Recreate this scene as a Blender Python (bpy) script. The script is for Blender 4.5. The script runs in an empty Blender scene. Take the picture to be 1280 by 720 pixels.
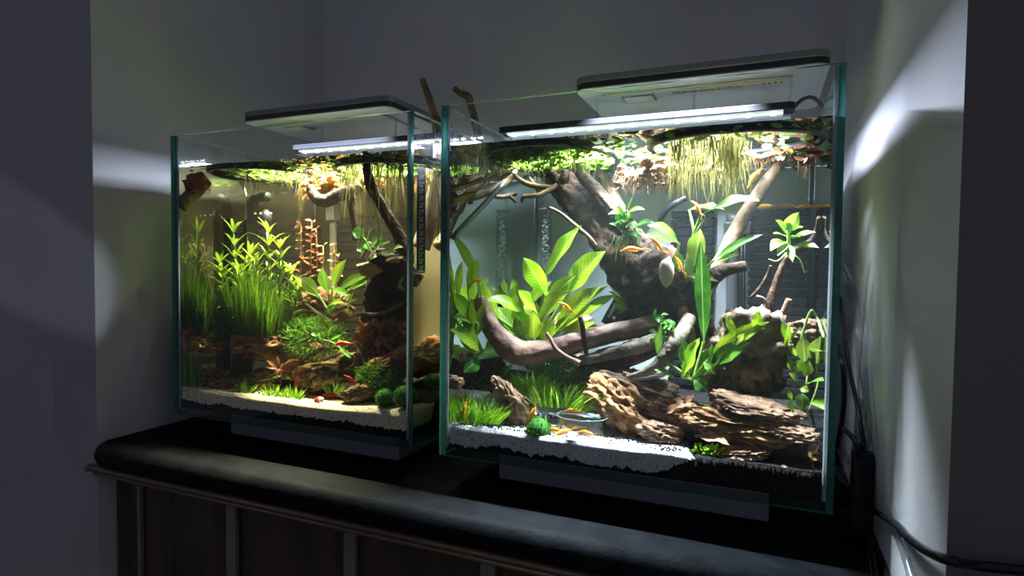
import bpy, math, random
import numpy as np
from mathutils import Vector, Matrix, noise as mnoise, Quaternion

random.seed(7)
scene = bpy.context.scene
COL = scene.collection
R = random.uniform
PI = math.pi

# ------------------------------------------------------------------ camera
CZ = 1.06                      # eye height; worktop at 0.80 m
FPX = 743.48                   # focal length in px of the 1280 px wide frame
YAW, PITCH, ROLL = -0.3996, 0.0377, 0.0106
_cy, _sy, _cp, _sp = math.cos(YAW), math.sin(YAW), math.cos(PITCH), math.sin(PITCH)
FWD = Vector((_sy * _cp, _cy * _cp, -_sp))
_r0 = Vector((_cy, -_sy, 0)); _u0 = _r0.cross(FWD)
_cr, _sr = math.cos(ROLL), math.sin(ROLL)
RIGHT = _cr * _r0 + _sr * _u0
UP = -_sr * _r0 + _cr * _u0
cam = bpy.data.cameras.new('camera')
cam.sensor_width = 36.0
cam.lens = FPX / 1280 * 36.0
cam.clip_start = 0.01
camo = bpy.data.objects.new('camera', cam)
COL.objects.link(camo)
camo.matrix_world = Matrix((RIGHT, UP, -FWD)).transposed().to_4x4()
camo.location = (0, 0, CZ)
scene.camera = camo
CAM = Vector((0, 0, CZ))

# ------------------------------------------------------------------ world, exposure, room light
world = bpy.data.worlds.new('world'); scene.world = world
world.use_nodes = True
wn = world.node_tree.nodes['Background']
wn.inputs[0].default_value = (0.72, 0.76, 1.0, 1)
wn.inputs[1].default_value = 0.13
scene.view_settings.view_transform = 'Standard'
scene.view_settings.look = 'None'
scene.view_settings.exposure = 0.0
scene.view_settings.gamma = 1.0
scene.view_settings.use_curve_mapping = False
scene.cycles.transparent_max_bounces = 32
scene.cycles.max_bounces = 10
scene.cycles.diffuse_bounces = 4
scene.cycles.glossy_bounces = 5
scene.cycles.transmission_bounces = 6
scene.cycles.caustics_reflective = False
scene.cycles.caustics_refractive = False
scene.cycles.sample_clamp_indirect = 4.0
scene.cycles.use_denoising = True

PANEL_FILL = {1: 9.5, 2: 14.0}   # added fill under the unlit panel lamps
LED_POWER = {1: 8.0, 2: 10.0}   # the strip lamps over the tanks (built with the lamps below)

# added spot with no lamp body throws the slanted beam beside the alcove
sp = bpy.data.lights.new('added_beam_spot', 'SPOT')
sp.energy = 34.0; sp.spot_size = math.radians(5.6); sp.spot_blend = 0.5
sp.color = (0.80, 0.84, 1.0); sp.shadow_soft_size = 0.01
spo = bpy.data.objects.new('added_beam_spot', sp); COL.objects.link(spo)

# ------------------------------------------------------------------ pixel helpers
def ray(u, v):
    return RIGHT * ((u - 640) / FPX) - UP * ((v - 360) / FPX) + FWD
def atY(u, v, y):
    d = ray(u, v); return CAM + d * (y / d.y)
def atZ(u, v, z):
    d = ray(u, v); return CAM + d * ((z - CZ) / d.z)
def atX(u, v, x):
    d = ray(u, v); return CAM + d * (x / d.x)
def pxm(p):                    # metres per pixel at a point
    return (p - CAM).dot(FWD) / FPX

spo.location = (0.95, -0.03, 0.36)
_tgt = atY(8, 305, 0.549)
spo.rotation_euler = (_tgt - spo.location).to_track_quat('-Z', 'Y').to_euler()

TZ0 = CZ - 0.22; TH = 0.40; ZW = CZ + 0.136; ZC = CZ - 0.26
TANK = {1: dict(x=-0.7854, y=0.599, w=0.403, d=0.30), 2: dict(x=-0.3405, y=0.595, w=0.403, d=0.30)}
GT = 0.0055
def D(t, u, v, d):
    # point seen at (u, v) at depth d behind the front glass, kept inside the side panes
    T = TANK[t]; p = atY(u, v, T['y'] + max(d, GT + .001))
    lo_, hi_ = T['x'] + GT + .0025, T['x'] + T['w'] - GT - .0025
    if p.x < lo_: q = atX(u, v, lo_)
    elif p.x > hi_ and u > 930: q = atX(u, v, hi_)
    elif p.x > hi_: return Vector((hi_, p.y, p.z))
    else: return p
    return q if q.y > T['y'] + GT else Vector((min(max(p.x, lo_), hi_), T['y'] + GT + .002, p.z))

# ------------------------------------------------------------------ scene object helpers
ORG = {}
def tag(o, label=None, cat=None, group=None, kind=None):
    if label: o['label'] = label
    if cat: o['category'] = cat
    if group: o['group'] = group
    if kind: o['kind'] = kind
    return o
def thing(name, label, cat, loc, group=None):
    o = bpy.data.objects.new(name, None); COL.objects.link(o)
    o.empty_display_size = 0.02
    o.location = loc; ORG[o] = Vector(loc)
    return tag(o, label, cat, group)
class MB:
    def __init__(s): s.v = []; s.f = []; s.m = []; s.uv = {}
    def add(s, vs, fs, mi=0):
        n = len(s.v); s.v.extend([tuple(p) for p in vs]); s.f.extend([tuple(i + n for i in f) for f in fs]); s.m.extend([mi] * len(fs))
    def box(s, a, b, mi=0):
        x0, y0, z0 = a; x1, y1, z1 = b
        s.add([(x0, y0, z0), (x1, y0, z0), (x1, y1, z0), (x0, y1, z0), (x0, y0, z1), (x1, y0, z1), (x1, y1, z1), (x0, y1, z1)],
              [(0, 3, 2, 1), (4, 5, 6, 7), (0, 1, 5, 4), (1, 2, 6, 5), (2, 3, 7, 6), (3, 0, 4, 7)], mi)
    def build(s, name, mats, parent=None, smooth=True, origin=None, bevel=0):
        me = bpy.data.meshes.new(name)
        if parent is not None: org = ORG[parent]
        elif origin is not None: org = Vector(origin)
        else:
            a = np.array(s.v); org = Vector(((a[:, 0].min() + a[:, 0].max()) / 2, (a[:, 1].min() + a[:, 1].max()) / 2, a[:, 2].min()))
        vs = [(p[0] - org.x, p[1] - org.y, p[2] - org.z) for p in s.v]
        me.from_pydata(vs, [], s.f)
        if not isinstance(mats, (list, tuple)): mats = [mats]
        for m in mats: me.materials.append(m)
        if len(mats) > 1: me.polygons.foreach_set('material_index', s.m)
        me.polygons.foreach_set('use_smooth', [smooth] * len(me.polygons))
        if s.uv:
            ul = me.uv_layers.new(name='leaf')
            li = np.empty(len(me.loops), np.int32); me.loops.foreach_get('vertex_index', li)
            arr = np.full((len(s.v), 2), (1.0, 0.5), np.float32)
            for k, q in s.uv.items(): arr[k] = q
            ul.data.foreach_set('uv', arr[li].ravel())
        me.update()
        o = bpy.data.objects.new(name, me); COL.objects.link(o)
        if parent is not None:
            o.parent = parent; ORG[o] = org
            if parent.type == 'MESH': pass
        else:
            o.location = org; ORG[o] = org
        if bevel:
            b = o.modifiers.new('bevel', 'BEVEL'); b.width = bevel; b.segments = 2; b.limit_method = 'ANGLE'
        return o
def copy_tree(o, parent=None):
    c = o.copy(); COL.objects.link(c); c.parent = parent
    for ch in o.children: copy_tree(ch, c)
    return c

def inside(mb, t):
    # press whatever touches the panes flat against the inner glass
    T = TANK[t]; lo_, hi_ = T['x'] + GT + .0012, T['x'] + T['w'] - GT - .0012; ya, yb = T['y'] + GT + .0012, T['y'] + T['d'] - GT - .003
    mb.v = [(min(max(p[0], lo_), hi_), min(max(p[1], ya), yb), p[2]) for p in mb.v]
    return mb
def catmull(pts, n):
    P = np.array(pts, float)
    if len(P) == 2:
        t = np.linspace(0, 1, n)[:, None]; return P[0] * (1 - t) + P[1] * t
    Q = np.vstack([2 * P[0] - P[1], P, 2 * P[-1] - P[-2]])
    out = []
    for k in range(n):
        x = k / (n - 1) * (len(P) - 1); i = min(int(x), len(P) - 2); t = x - i
        a, b, c, d = Q[i], Q[i + 1], Q[i + 2], Q[i + 3]
        out.append(.5 * ((2 * b) + (-a + c) * t + (2 * a - 5 * b + 4 * c - d) * t * t + (-a + 3 * b - 3 * c + d) * t ** 3))
    return np.array(out)
def tube(mb, pts, rad, seg=8, n=None, rough=0.0, grain=1.0, mi=0, seed=0.0, cap=True):
    """pts: Vectors, rad: float or one radius a point"""
    if not isinstance(rad, (list, tuple)): rad = [rad] * len(pts)
    data = [(p[0], p[1], p[2], r) for p, r in zip(pts, rad)]
    n = n or max(6, len(pts) * 5)
    C = catmull(data, n)
    vs = []; fs = []
    nrm = None
    for k in range(n):
        p = Vector(C[k][:3]); r = max(C[k][3], 1e-5)
        t = Vector(C[min(k + 1, n - 1)][:3]) - Vector(C[max(k - 1, 0)][:3])
        t.normalize()
        if nrm is None:
            h = Vector((0, 0, 1)) if abs(t.z) < .9 else Vector((1, 0, 0))
            nrm = t.cross(h).normalized()
        else:
            nrm = (nrm - t * nrm.dot(t)).normalized()
        bn = t.cross(nrm)
        for j in range(seg):
            a = 2 * PI * j / seg
            rr = r
            if rough:
                q = Vector((math.cos(a) * 1.6 * grain, math.sin(a) * 1.6 * grain, seed + k * .10))
                rr *= 1 + rough * (mnoise.noise(q) * 1.2 + .5 * mnoise.noise(q * 2.7 + Vector((5, 3, k * .15))))
            vs.append(p + (nrm * math.cos(a) + bn * math.sin(a)) * rr)
    for k in range(n - 1):
        for j in range(seg):
            j2 = (j + 1) % seg
            fs.append((k * seg + j, k * seg + j2, (k + 1) * seg + j2, (k + 1) * seg + j))
    if cap:
        fs.append(tuple(range(seg - 1, -1, -1))); fs.append(tuple((n - 1) * seg + j for j in range(seg)))
    mb.add(vs, fs, mi)
def ptube(mb, t, pts, seg=10, rough=0.0, grain=1.0, mi=0, n=None, seed=0.0):
    """pts: (u, v, depth in tank, radius in px)"""
    ps = [D(t, p[0], p[1], p[2]) for p in pts]
    tube(mb, ps, [p[3] * pxm(q) for p, q in zip(pts, ps)], seg, n, rough, grain, mi, seed)
_ico = {}
def ico(sub):
    if sub not in _ico:
        import bmesh
        bm = bmesh.new(); bmesh.ops.create_icosphere(bm, subdivisions=sub, radius=1)
        _ico[sub] = ([v.co.copy() for v in bm.verts], [tuple(v.index for v in f.verts) for f in bm.faces]); bm.free()
    return _ico[sub]
def blob(mb, c, ext, sub=3, amp=0.15, freq=2.0, rot=None, seed=0.0, mi=0):
    vs, fs = ico(sub); c = Vector(c); out = []
    off = Vector((seed * 3.1, seed * 1.7, seed * 5.3))
    for v in vs:
        d = 1 + amp * (mnoise.noise(v * freq + off) + .5 * mnoise.noise(v * freq * 2.3 + off))
        p = Vector((v.x * ext[0], v.y * ext[1], v.z * ext[2])) * d
        if rot is not None: p = rot @ p
        out.append(c + p)
    mb.add(out, fs, mi)
def rock(mb, c, ext, rot=None, seed=0.0, amp=0.34, layer=7.0, lamp=0.10, sub=5, pits=0.14):
    """craggy layered stone: ridged noise, bedding ledges, pits"""
    vs, fs = ico(sub); c = Vector(c); out = []
    off = Vector((seed * 3.1 + 11, seed * 7.7, seed * 5.3))
    for v in vs:
        q = v * 1.5 + off
        big = mnoise.noise(q) * .7
        rid = 1 - abs(mnoise.noise(q * 2.2)) * 2
        rid2 = 1 - abs(mnoise.noise(q * 5.1)) * 2
        rid3 = 1 - abs(mnoise.noise(q * 10.7)) * 2
        ly = math.sin((v.z + .35 * mnoise.noise(q * 1.3)) * layer * 2)
        pit = max(0, mnoise.noise(q * 3.4 + Vector((9, 9, 9))) - .15)
        d = .92 + amp * (big + .40 * rid + .26 * rid2 + .13 * rid3 - .28) + lamp * (1 if ly > 0 else -1) * min(1, abs(ly) * 3) * .5 - pits * pit * 5
        # square off the silhouette a little
        m = max(abs(v.x), abs(v.y), abs(v.z)); d *= .72 + .28 / m * .8
        p = Vector((v.x * ext[0], v.y * ext[1], v.z * ext[2])) * max(d, .3)
        if rot is not None: p = rot @ p
        out.append(c + p)
    mb.add(out, fs)
def leaf(mb, base, tip, width, arch=(0, 0, 0), nrm=(0, -.7, .7), seg=8, petiole=0.0, fold=0.12, wave=0.0, shape=0.9, mi=0, cols=4, pw=0.08, twist=0.0):
    base, tip, arch, nrm = Vector(base), Vector(tip), Vector(arch), Vector(nrm).normalized()
    L = (tip - base).length
    ctrl = (base + tip) / 2 + arch
    vs = []; fs = []
    ph = R(0, 6)
    for i in range(seg + 1):
        s = i / seg
        p = base * (1 - s) ** 2 + ctrl * 2 * s * (1 - s) + tip * s * s
        t = ((ctrl - base) * (1 - s) + (tip - ctrl) * s)
        if t.length < 1e-9: t = tip - base
        t.normalize()
        n2 = nrm
        if twist: n2 = Quaternion(t, twist * s) @ nrm
        side = t.cross(n2)
        if side.length < 1e-4: side = t.cross(Vector((1, 0, 0)))
        side.normalize(); nn = side.cross(t).normalized()
        if s < petiole: w = pw
        else:
            q = (s - petiole) / (1 - petiole + 1e-9)
            w = max(pw * (1 - q), (math.sin(PI * q ** shape) ** 1.05) if 0 < q < 1 else 0)
        w *= width / 2
        for j in range(cols + 1):
            x = j / cols * 2 - 1
            z = abs(x) * fold * w * 2 + wave * width * math.sin(s * 14 + ph + (1.5 if x > 0 else 0)) * abs(x) ** 2
            mb.uv[len(mb.v) + len(vs)] = (abs(x) * (w / (width / 2)), s)
            vs.append(p + side * (x * w) + nn * z)
    c1 = cols + 1
    for i in range(seg):
        for j in range(cols):
            fs.append((i * c1 + j, i * c1 + j + 1, (i + 1) * c1 + j + 1, (i + 1) * c1 + j))
    mb.add(vs, fs, mi)
def blade(mb, base, tip, width, arch, seg=3, mi=0):
    base, tip, arch = Vector(base), Vector(tip), Vector(arch)
    ctrl = (base + tip) / 2 + arch
    side = (tip - base).cross(Vector((R(-1, 1), -1, R(-.3, .3))))
    if side.length < 1e-9: side = Vector((1, 0, 0))
    side.normalize()
    vs = []; fs = []
    for i in range(seg + 1):
        s = i / seg
        p = base * (1 - s) ** 2 + ctrl * 2 * s * (1 - s) + tip * s * s
        w = width / 2 * (1 - .85 * s ** 1.5)
        vs += [p - side * w, p + side * w]
    for i in range(seg): fs.append((2 * i, 2 * i + 1, 2 * i + 3, 2 * i + 2))
    mb.add(vs, fs, mi)

# ------------------------------------------------------------------ materials
def nodes(name):
    m = bpy.data.materials.new(name); m.use_nodes = True
    nt = m.node_tree
    for n in list(nt.nodes): nt.nodes.remove(n)
    out = nt.nodes.new('ShaderNodeOutputMaterial')
    return m, nt, out
def N(nt, typ, **kw):
    n = nt.nodes.new(typ)
    for k, v in kw.items(): setattr(n, k, v)
    return n
def c4(c): return (c[0], c[1], c[2], 1)
def mat(name, c1, c2=None, scale=30.0, rough=0.6, bump=0.0, bscale=None, metal=0.0, spec=0.5, stretch=None, c3=None, detail=5.0,
        trans=0.0, tcol=None, emit=None, estr=0.0, vary=0.0, coat=0.0, lo=.35, hi=.65, veins=0.0):
    m, nt, out = nodes(name); L = nt.links.new
    b = N(nt, 'ShaderNodeBsdfPrincipled')
    b.inputs['Roughness'].default_value = rough; b.inputs['Metallic'].default_value = metal
    b.inputs['Specular IOR Level'].default_value = spec
    b.inputs['Coat Weight'].default_value = coat
    tc = N(nt, 'ShaderNodeTexCoord'); vec = tc.outputs['Object']
    if stretch:
        mp = N(nt, 'ShaderNodeMapping'); mp.inputs['Scale'].default_value = stretch; L(vec, mp.inputs[0]); vec = mp.outputs[0]
    col = None
    if c2 is not None:
        nz = N(nt, 'ShaderNodeTexNoise'); nz.inputs['Scale'].default_value = scale; nz.inputs['Detail'].default_value = detail
        L(vec, nz.inputs['Vector'])
        cr = N(nt, 'ShaderNodeValToRGB')
        cr.color_ramp.elements[0].position = lo; cr.color_ramp.elements[0].color = c4(c1)
        cr.color_ramp.elements[1].position = hi; cr.color_ramp.elements[1].color = c4(c2)
        if c3 is not None:
            e = cr.color_ramp.elements.new((lo + hi) / 2); e.color = c4(c3)
        L(nz.outputs['Fac'], cr.inputs[0]); col = cr.outputs[0]
    if vary:
        oi = N(nt, 'ShaderNodeObjectInfo')
        hs = N(nt, 'ShaderNodeHueSaturation')
        mr = N(nt, 'ShaderNodeMapRange'); mr.inputs['To Min'].default_value = 1 - vary; mr.inputs['To Max'].default_value = 1 + vary
        L(oi.outputs['Random'], mr.inputs['Value']); L(mr.outputs[0], hs.inputs['Value'])
        mr2 = N(nt, 'ShaderNodeMapRange'); mr2.inputs['To Min'].default_value = .5 - vary * .05; mr2.inputs['To Max'].default_value = .5 + vary * .05
        L(oi.outputs['Random'], mr2.inputs['Value']); L(mr2.outputs[0], hs.inputs['Hue'])
        if col is not None: L(col, hs.inputs['Color'])
        else: hs.inputs['Color'].default_value = c4(c1)
        col = hs.outputs[0]
    if veins:
        uv = N(nt, 'ShaderNodeUVMap'); uv.uv_map = 'leaf'
        sx = N(nt, 'ShaderNodeSeparateXYZ'); L(uv.outputs[0], sx.inputs[0])
        rib = N(nt, 'ShaderNodeMapRange'); rib.inputs['From Min'].default_value = .02; rib.inputs['From Max'].default_value = .10
        rib.inputs['To Min'].default_value = 1; rib.inputs['To Max'].default_value = 0; L(sx.outputs['X'], rib.inputs['Value'])
        m1 = N(nt, 'ShaderNodeMath', operation='MULTIPLY'); m1.inputs[1].default_value = 70; L(sx.outputs['Y'], m1.inputs[0])
        m2 = N(nt, 'ShaderNodeMath', operation='MULTIPLY_ADD'); m2.inputs[1].default_value = -16; L(sx.outputs['X'], m2.inputs[0]); L(m1.outputs[0], m2.inputs[2])
        m3 = N(nt, 'ShaderNodeMath', operation='SINE'); L(m2.outputs[0], m3.inputs[0])
        m4 = N(nt, 'ShaderNodeMapRange'); m4.inputs['From Min'].default_value = .3; m4.inputs['From Max'].default_value = 1; m4.inputs['To Max'].default_value = veins; L(m3.outputs[0], m4.inputs['Value'])
        dk = N(nt, 'ShaderNodeMix', data_type='RGBA', blend_type='MULTIPLY'); L(m4.outputs[0], dk.inputs[0]); dk.inputs[7].default_value = (.45, .5, .4, 1)
        if col is not None: L(col, dk.inputs[6])
        else: dk.inputs[6].default_value = c4(c1)
        lt = N(nt, 'ShaderNodeMix', data_type='RGBA', blend_type='MIX')
        m5 = N(nt, 'ShaderNodeMath', operation='MULTIPLY'); m5.inputs[1].default_value = .45; L(rib.outputs[0], m5.inputs[0]); L(m5.outputs[0], lt.inputs[0])
        L(dk.outputs[2], lt.inputs[6]); lt.inputs[7].default_value = (.55, .72, .25, 1)
        col = lt.outputs[2]
    if col is not None: L(col, b.inputs['Base Color'])
    else: b.inputs['Base Color'].default_value = c4(c1)
    if bump:
        nb = N(nt, 'ShaderNodeTexNoise'); nb.inputs['Scale'].default_value = bscale or scale * 2; nb.inputs['Detail'].default_value = 6
        L(vec, nb.inputs['Vector'])
        bp = N(nt, 'ShaderNodeBump'); bp.inputs['Strength'].default_value = bump; bp.inputs['Distance'].default_value = 0.003
        L(nb.outputs['Fac'], bp.inputs['Height']); L(bp.outputs[0], b.inputs['Normal'])
    if emit is not None:
        b.inputs['Emission Color'].default_value = c4(emit); b.inputs['Emission Strength'].default_value = estr
    sh = b.outputs[0]
    if trans:
        tr = N(nt, 'ShaderNodeBsdfTranslucent')
        if tcol is not None: tr.inputs[0].default_value = c4(tcol)
        elif col is not None: L(col, tr.inputs[0])
        else: tr.inputs[0].default_value = c4(c1)
        mx = N(nt, 'ShaderNodeMixShader'); mx.inputs[0].default_value = trans
        L(b.outputs[0], mx.inputs[1]); L(tr.outputs[0], mx.inputs[2]); sh = mx.outputs[0]
    L(sh, out.inputs[0])
    return m
def glassy(name, tint, f0=0.04, gmul=1.0, rough=0.0, smear=0.0):
    """thin pane: clear with a mirror sheen that grows towards grazing angles"""
    m, nt, out = nodes(name); L = nt.links.new
    lw = N(nt, 'ShaderNodeLayerWeight'); lw.inputs[0].default_value = .5
    pw = N(nt, 'ShaderNodeMath', operation='POWER'); pw.inputs[1].default_value = 5; L(lw.outputs['Facing'], pw.inputs[0])
    ma = N(nt, 'ShaderNodeMath', operation='MULTIPLY_ADD'); ma.inputs[1].default_value = (1 - f0) * gmul; ma.inputs[2].default_value = f0 * gmul
    L(pw.outputs[0], ma.inputs[0])
    tr = N(nt, 'ShaderNodeBsdfTransparent'); tr.inputs[0].default_value = c4(tint)
    gl = N(nt, 'ShaderNodeBsdfGlossy'); gl.inputs['Roughness'].default_value = rough
    mx = N(nt, 'ShaderNodeMixShader'); L(ma.outputs[0], mx.inputs[0]); L(tr.outputs[0], mx.inputs[1]); L(gl.outputs[0], mx.inputs[2])
    sh = mx.outputs[0]
    if smear:
        tc = N(nt, 'ShaderNodeTexCoord'); nz = N(nt, 'ShaderNodeTexNoise'); nz.inputs['Scale'].default_value = 260; nz.inputs['Detail'].default_value = 4
        L(tc.outputs['Object'], nz.inputs['Vector'])
        rp = N(nt, 'ShaderNodeMapRange'); rp.inputs['From Min'].default_value = .45; rp.inputs['From Max'].default_value = .8; rp.inputs['To Max'].default_value = smear
        L(nz.outputs['Fac'], rp.inputs['Value'])
        sx = N(nt, 'ShaderNodeSeparateXYZ'); L(tc.outputs['Object'], sx.inputs[0])
        zr = N(nt, 'ShaderNodeMapRange'); zr.inputs['From Min'].default_value = 0.352; zr.inputs['From Max'].default_value = 0.362
        L(sx.outputs['Z'], zr.inputs['Value'])
        mu = N(nt, 'ShaderNodeMath', operation='MULTIPLY'); L(rp.outputs[0], mu.inputs[0]); L(zr.outputs[0], mu.inputs[1])
        df = N(nt, 'ShaderNodeBsdfTranslucent'); df.inputs[0].default_value = (.8, .85, .9, 1)
        d2 = N(nt, 'ShaderNodeBsdfDiffuse'); d2.inputs[0].default_value = (.8, .85, .9, 1)
        ad = N(nt, 'ShaderNodeMixShader'); ad.inputs[0].default_value = .5; L(df.outputs[0], ad.inputs[1]); L(d2.outputs[0], ad.inputs[2])
        m2 = N(nt, 'ShaderNodeMixShader'); L(mu.outputs[0], m2.inputs[0]); L(sh, m2.inputs[1]); L(ad.outputs[0], m2.inputs[2]); sh = m2.outputs[0]
    L(sh, out.inputs[0])
    return m
def water_mat(name, ior, absorb, dens, haze):
    """water boundary: Fresnel with total internal reflection, absorbing inside"""
    m, nt, out = nodes(name); L = nt.links.new
    tr = N(nt, 'ShaderNodeBsdfTransparent')
    if ior:
        if ior == 'tir':       # side face: totally reflecting beyond the critical angle, from both sides alike
            lw = N(nt, 'ShaderNodeLayerWeight'); lw.inputs[0].default_value = .5
            fr = N(nt, 'ShaderNodeMapRange'); fr.inputs['From Min'].default_value = .20; fr.inputs['From Max'].default_value = .36
            fr.inputs['To Min'].default_value = .04; fr.inputs['To Max'].default_value = .97; L(lw.outputs['Facing'], fr.inputs['Value'])
        else:
            fr = N(nt, 'ShaderNodeFresnel'); fr.inputs[0].default_value = ior
        gl = N(nt, 'ShaderNodeBsdfGlossy'); gl.inputs['Roughness'].default_value = 0.0
        gl.inputs[0].default_value = (.92, .95, .93, 1)
        mx = N(nt, 'ShaderNodeMixShader'); L(fr.outputs[0], mx.inputs[0]); L(tr.outputs[0], mx.inputs[1]); L(gl.outputs[0], mx.inputs[2])
        L(mx.outputs[0], out.inputs[0])
    else: L(tr.outputs[0], out.inputs[0])
    va = N(nt, 'ShaderNodeVolumeAbsorption'); va.inputs[0].default_value = c4(absorb); va.inputs[1].default_value = dens
    vs_ = N(nt, 'ShaderNodeVolumeScatter'); vs_.inputs[0].default_value = c4(haze[0]); vs_.inputs[1].default_value = haze[1]; vs_.inputs['Anisotropy'].default_value = .2
    ad = N(nt, 'ShaderNodeAddShader'); L(va.outputs[0], ad.inputs[0]); L(vs_.outputs[0], ad.inputs[1])
    L(ad.outputs[0], out.inputs['Volume'])
    return m
M = {}
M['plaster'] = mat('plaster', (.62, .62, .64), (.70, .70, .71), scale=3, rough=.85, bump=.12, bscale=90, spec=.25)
M['plaster_shaded'] = mat('plaster_shaded', (.36, .36, .38), (.43, .43, .45), scale=3, rough=.85, bump=.2, bscale=120, spec=.25)  # same plaster darkened: the front face's weaker light is put into the colour
M['plaster_dim'] = mat('plaster_dim', (.20, .18, .175), (.25, .23, .22), scale=3, rough=.85, bump=.2, bscale=120, spec=.2)  # darker brownish copy: the shade of the unlit front face is painted in
M['floor'] = mat('floorboards', (.10, .07, .05), (.16, .11, .08), scale=8, rough=.5)
M['counter'] = mat('counter_black', (.005, .006, .0075), (.010, .0115, .0135), scale=40, rough=.6, bump=.25, bscale=260, spec=.06)
M['trimwood'] = mat('trim_wood', (.13, .085, .055), (.20, .14, .09), scale=60, rough=.5, bump=.2, stretch=(.1, 1, 1))
M['darkboard'] = mat('dark_board', (.030, .022, .016), (.075, .05, .032), scale=14, rough=.55, bump=.1, stretch=(3, 3, .4))
M['batten'] = mat('grey_batten', (.17, .16, .15), (.21, .20, .19), scale=30, rough=.6)
M['stand'] = mat('stand_grey', (.26, .265, .31), rough=.55)
M['glass'] = glassy('tank_glass', (.972, .99, .982), gmul=.55)
M['glass_smeared'] = glassy('tank_glass_smeared', (.972, .99, .982), gmul=.55, smear=.22)
M['glass_edge'] = mat('glass_edge', (.02, .12, .10), (.045, .22, .19), scale=60, rough=.12, trans=.3, tcol=(.10, .42, .36))
M['glass_dark'] = mat('glass_edge_low', (.006, .035, .028), rough=.15)
M['silicone'] = mat('silicone', (.42, .46, .48), rough=.35, trans=.4, tcol=(.6, .66, .68))
M['alu'] = mat('lamp_alu', (.55, .55, .57), rough=.35, metal=.6)
M['alu_top'] = mat('lamp_top', (.20, .20, .22), rough=.5, metal=.3)
M['black'] = mat('black_plastic', (.012, .012, .013), rough=.45)
M['blacktube'] = mat('black_tube', (.010, .011, .014), rough=.3)
M['paper'] = mat('sticker', (.72, .68, .58), rough=.7)
M['ink'] = mat('ink', (.06, .06, .06), rough=.7)
M['white_ink'] = mat('white_ink', (.75, .78, .8), rough=.6)
M['amber'] = mat('amber_window', (.62, .55, .40), rough=.25, coat=.5)
M['clear_cover'] = glassy('clear_cover', (.86, .88, .93), f0=.05)
M['led'] = mat('led', (1, 1, 1), emit=(.84, .90, 1.0), estr=60.0)
M['ledlens'] = mat('led_lens', (.9, .9, .95), emit=(.80, .86, 1.0), estr=.7)
M['barbody'] = mat('led_bar_body', (.006, .0065, .010), rough=.6, spec=.12)
M['cleartube'] = glassy('clear_tube', (.84, .86, .88), f0=.10, rough=.08)
M['acrylic'] = glassy('acrylic', (.88, .93, .92), f0=.08)
M['acrylic_rim'] = mat('glass_rim', (.22, .25, .25), rough=.1, trans=.3)
M['bubble'] = mat('bubble', (.9, .95, .95), rough=.1, trans=.5)
M['sand2'] = mat('white_sand', (.14, .13, .115), (.54, .56, .57), scale=420, rough=.9, lo=.30, hi=.46, bump=.5, bscale=700)
M['sand1'] = mat('beige_sand', (.20, .15, .08), (.70, .63, .46), scale=420, rough=.9, lo=.30, hi=.48, bump=.5, bscale=700)
M['soil'] = mat('black_soil', (.004, .004, .004), (.017, .015, .013), scale=300, rough=.95, spec=.1, bump=.9, bscale=420)
M['grain'] = mat('soil_grain', (.008, .008, .01), rough=.8)
M['wood_dark'] = mat('wood_dark', (.010, .005, .0025), (.095, .046, .022), scale=75, rough=.8, spec=.2, bump=1.0, bscale=150, c3=(.032, .016, .008), lo=.3, hi=.75)
M['wood_pink'] = mat('wood_pink', (.11, .055, .038), (.27, .15, .10), scale=40, rough=.65, bump=.5, bscale=110, c3=(.18, .095, .065))
M['wood_grey'] = mat('wood_grey', (.055, .038, .026), (.20, .15, .105), scale=50, rough=.75, bump=.7, bscale=130)
M['wood_tan'] = mat('wood_tan', (.08, .045, .022), (.24, .15, .08), scale=50, rough=.7, bump=.6, bscale=130)
M['wood_orange'] = mat('wood_orange', (.10, .045, .015), (.27, .14, .055), scale=50, rough=.7, bump=.6, bscale=130)
M['bark_orange'] = mat('bark_orange', (.05, .02, .008), (.36, .15, .04), scale=38, rough=.85, bump=1.0, bscale=90, c3=(.18, .07, .02))
M['stone_brown'] = mat('stone_brown', (.085, .032, .007), (.48, .25, .08), scale=45, rough=.85, bump=.9, bscale=140, c3=(.30, .15, .06))
M['stone_pink'] = mat('stone_pink', (.09, .042, .022), (.40, .25, .15), scale=45, rough=.85, bump=.9, bscale=140, c3=(.23, .13, .07))
M['stone_dark'] = mat('stone_dark', (.05, .032, .02), (.30, .21, .13), scale=45, rough=.9, bump=1.0, bscale=140, c3=(.15, .10, .06))
M['stone_olive'] = mat('stone_olive', (.07, .05, .015), (.33, .25, .08), scale=45, rough=.9, bump=1.0, bscale=140, c3=(.18, .13, .04))
M['litter'] = mat('dry_leaf', (.28, .13, .06), (.50, .30, .17), scale=60, rough=.7, trans=.3, vary=.25)
M['sword'] = mat('leaf_sword', (.20, .41, .008), (.43, .62, .02), scale=30, rough=.4, trans=.45, vary=.30, stretch=(1, 1, .6), veins=.6)
M['limeleaf'] = mat('leaf_lime', (.20, .37, .010), (.40, .52, .03), scale=30, rough=.4, trans=.45, vary=.2, veins=.6)
M['darkleaf'] = mat('leaf_dark', (.02, .12, .008), (.07, .25, .02), scale=60, rough=.35, trans=.3, vary=.3, veins=.6)
M['midleaf'] = mat('leaf_mid', (.08, .26, .012), (.20, .41, .03), scale=50, rough=.38, trans=.38, vary=.3, veins=.6)
M['oliveleaf'] = mat('leaf_olive', (.09, .18, .012), (.22, .29, .035), scale=50, rough=.4, trans=.4, vary=.2, veins=.6)
M['palegreen'] = mat('leaf_pale', (.16, .26, .08), (.28, .36, .14), scale=50, rough=.4, trans=.4, vary=.15, veins=.6)
M['octopus'] = mat('leaf_octopus', (.09, .20, .005), (.25, .36, .015), scale=30, rough=.45, trans=.5)
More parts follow.
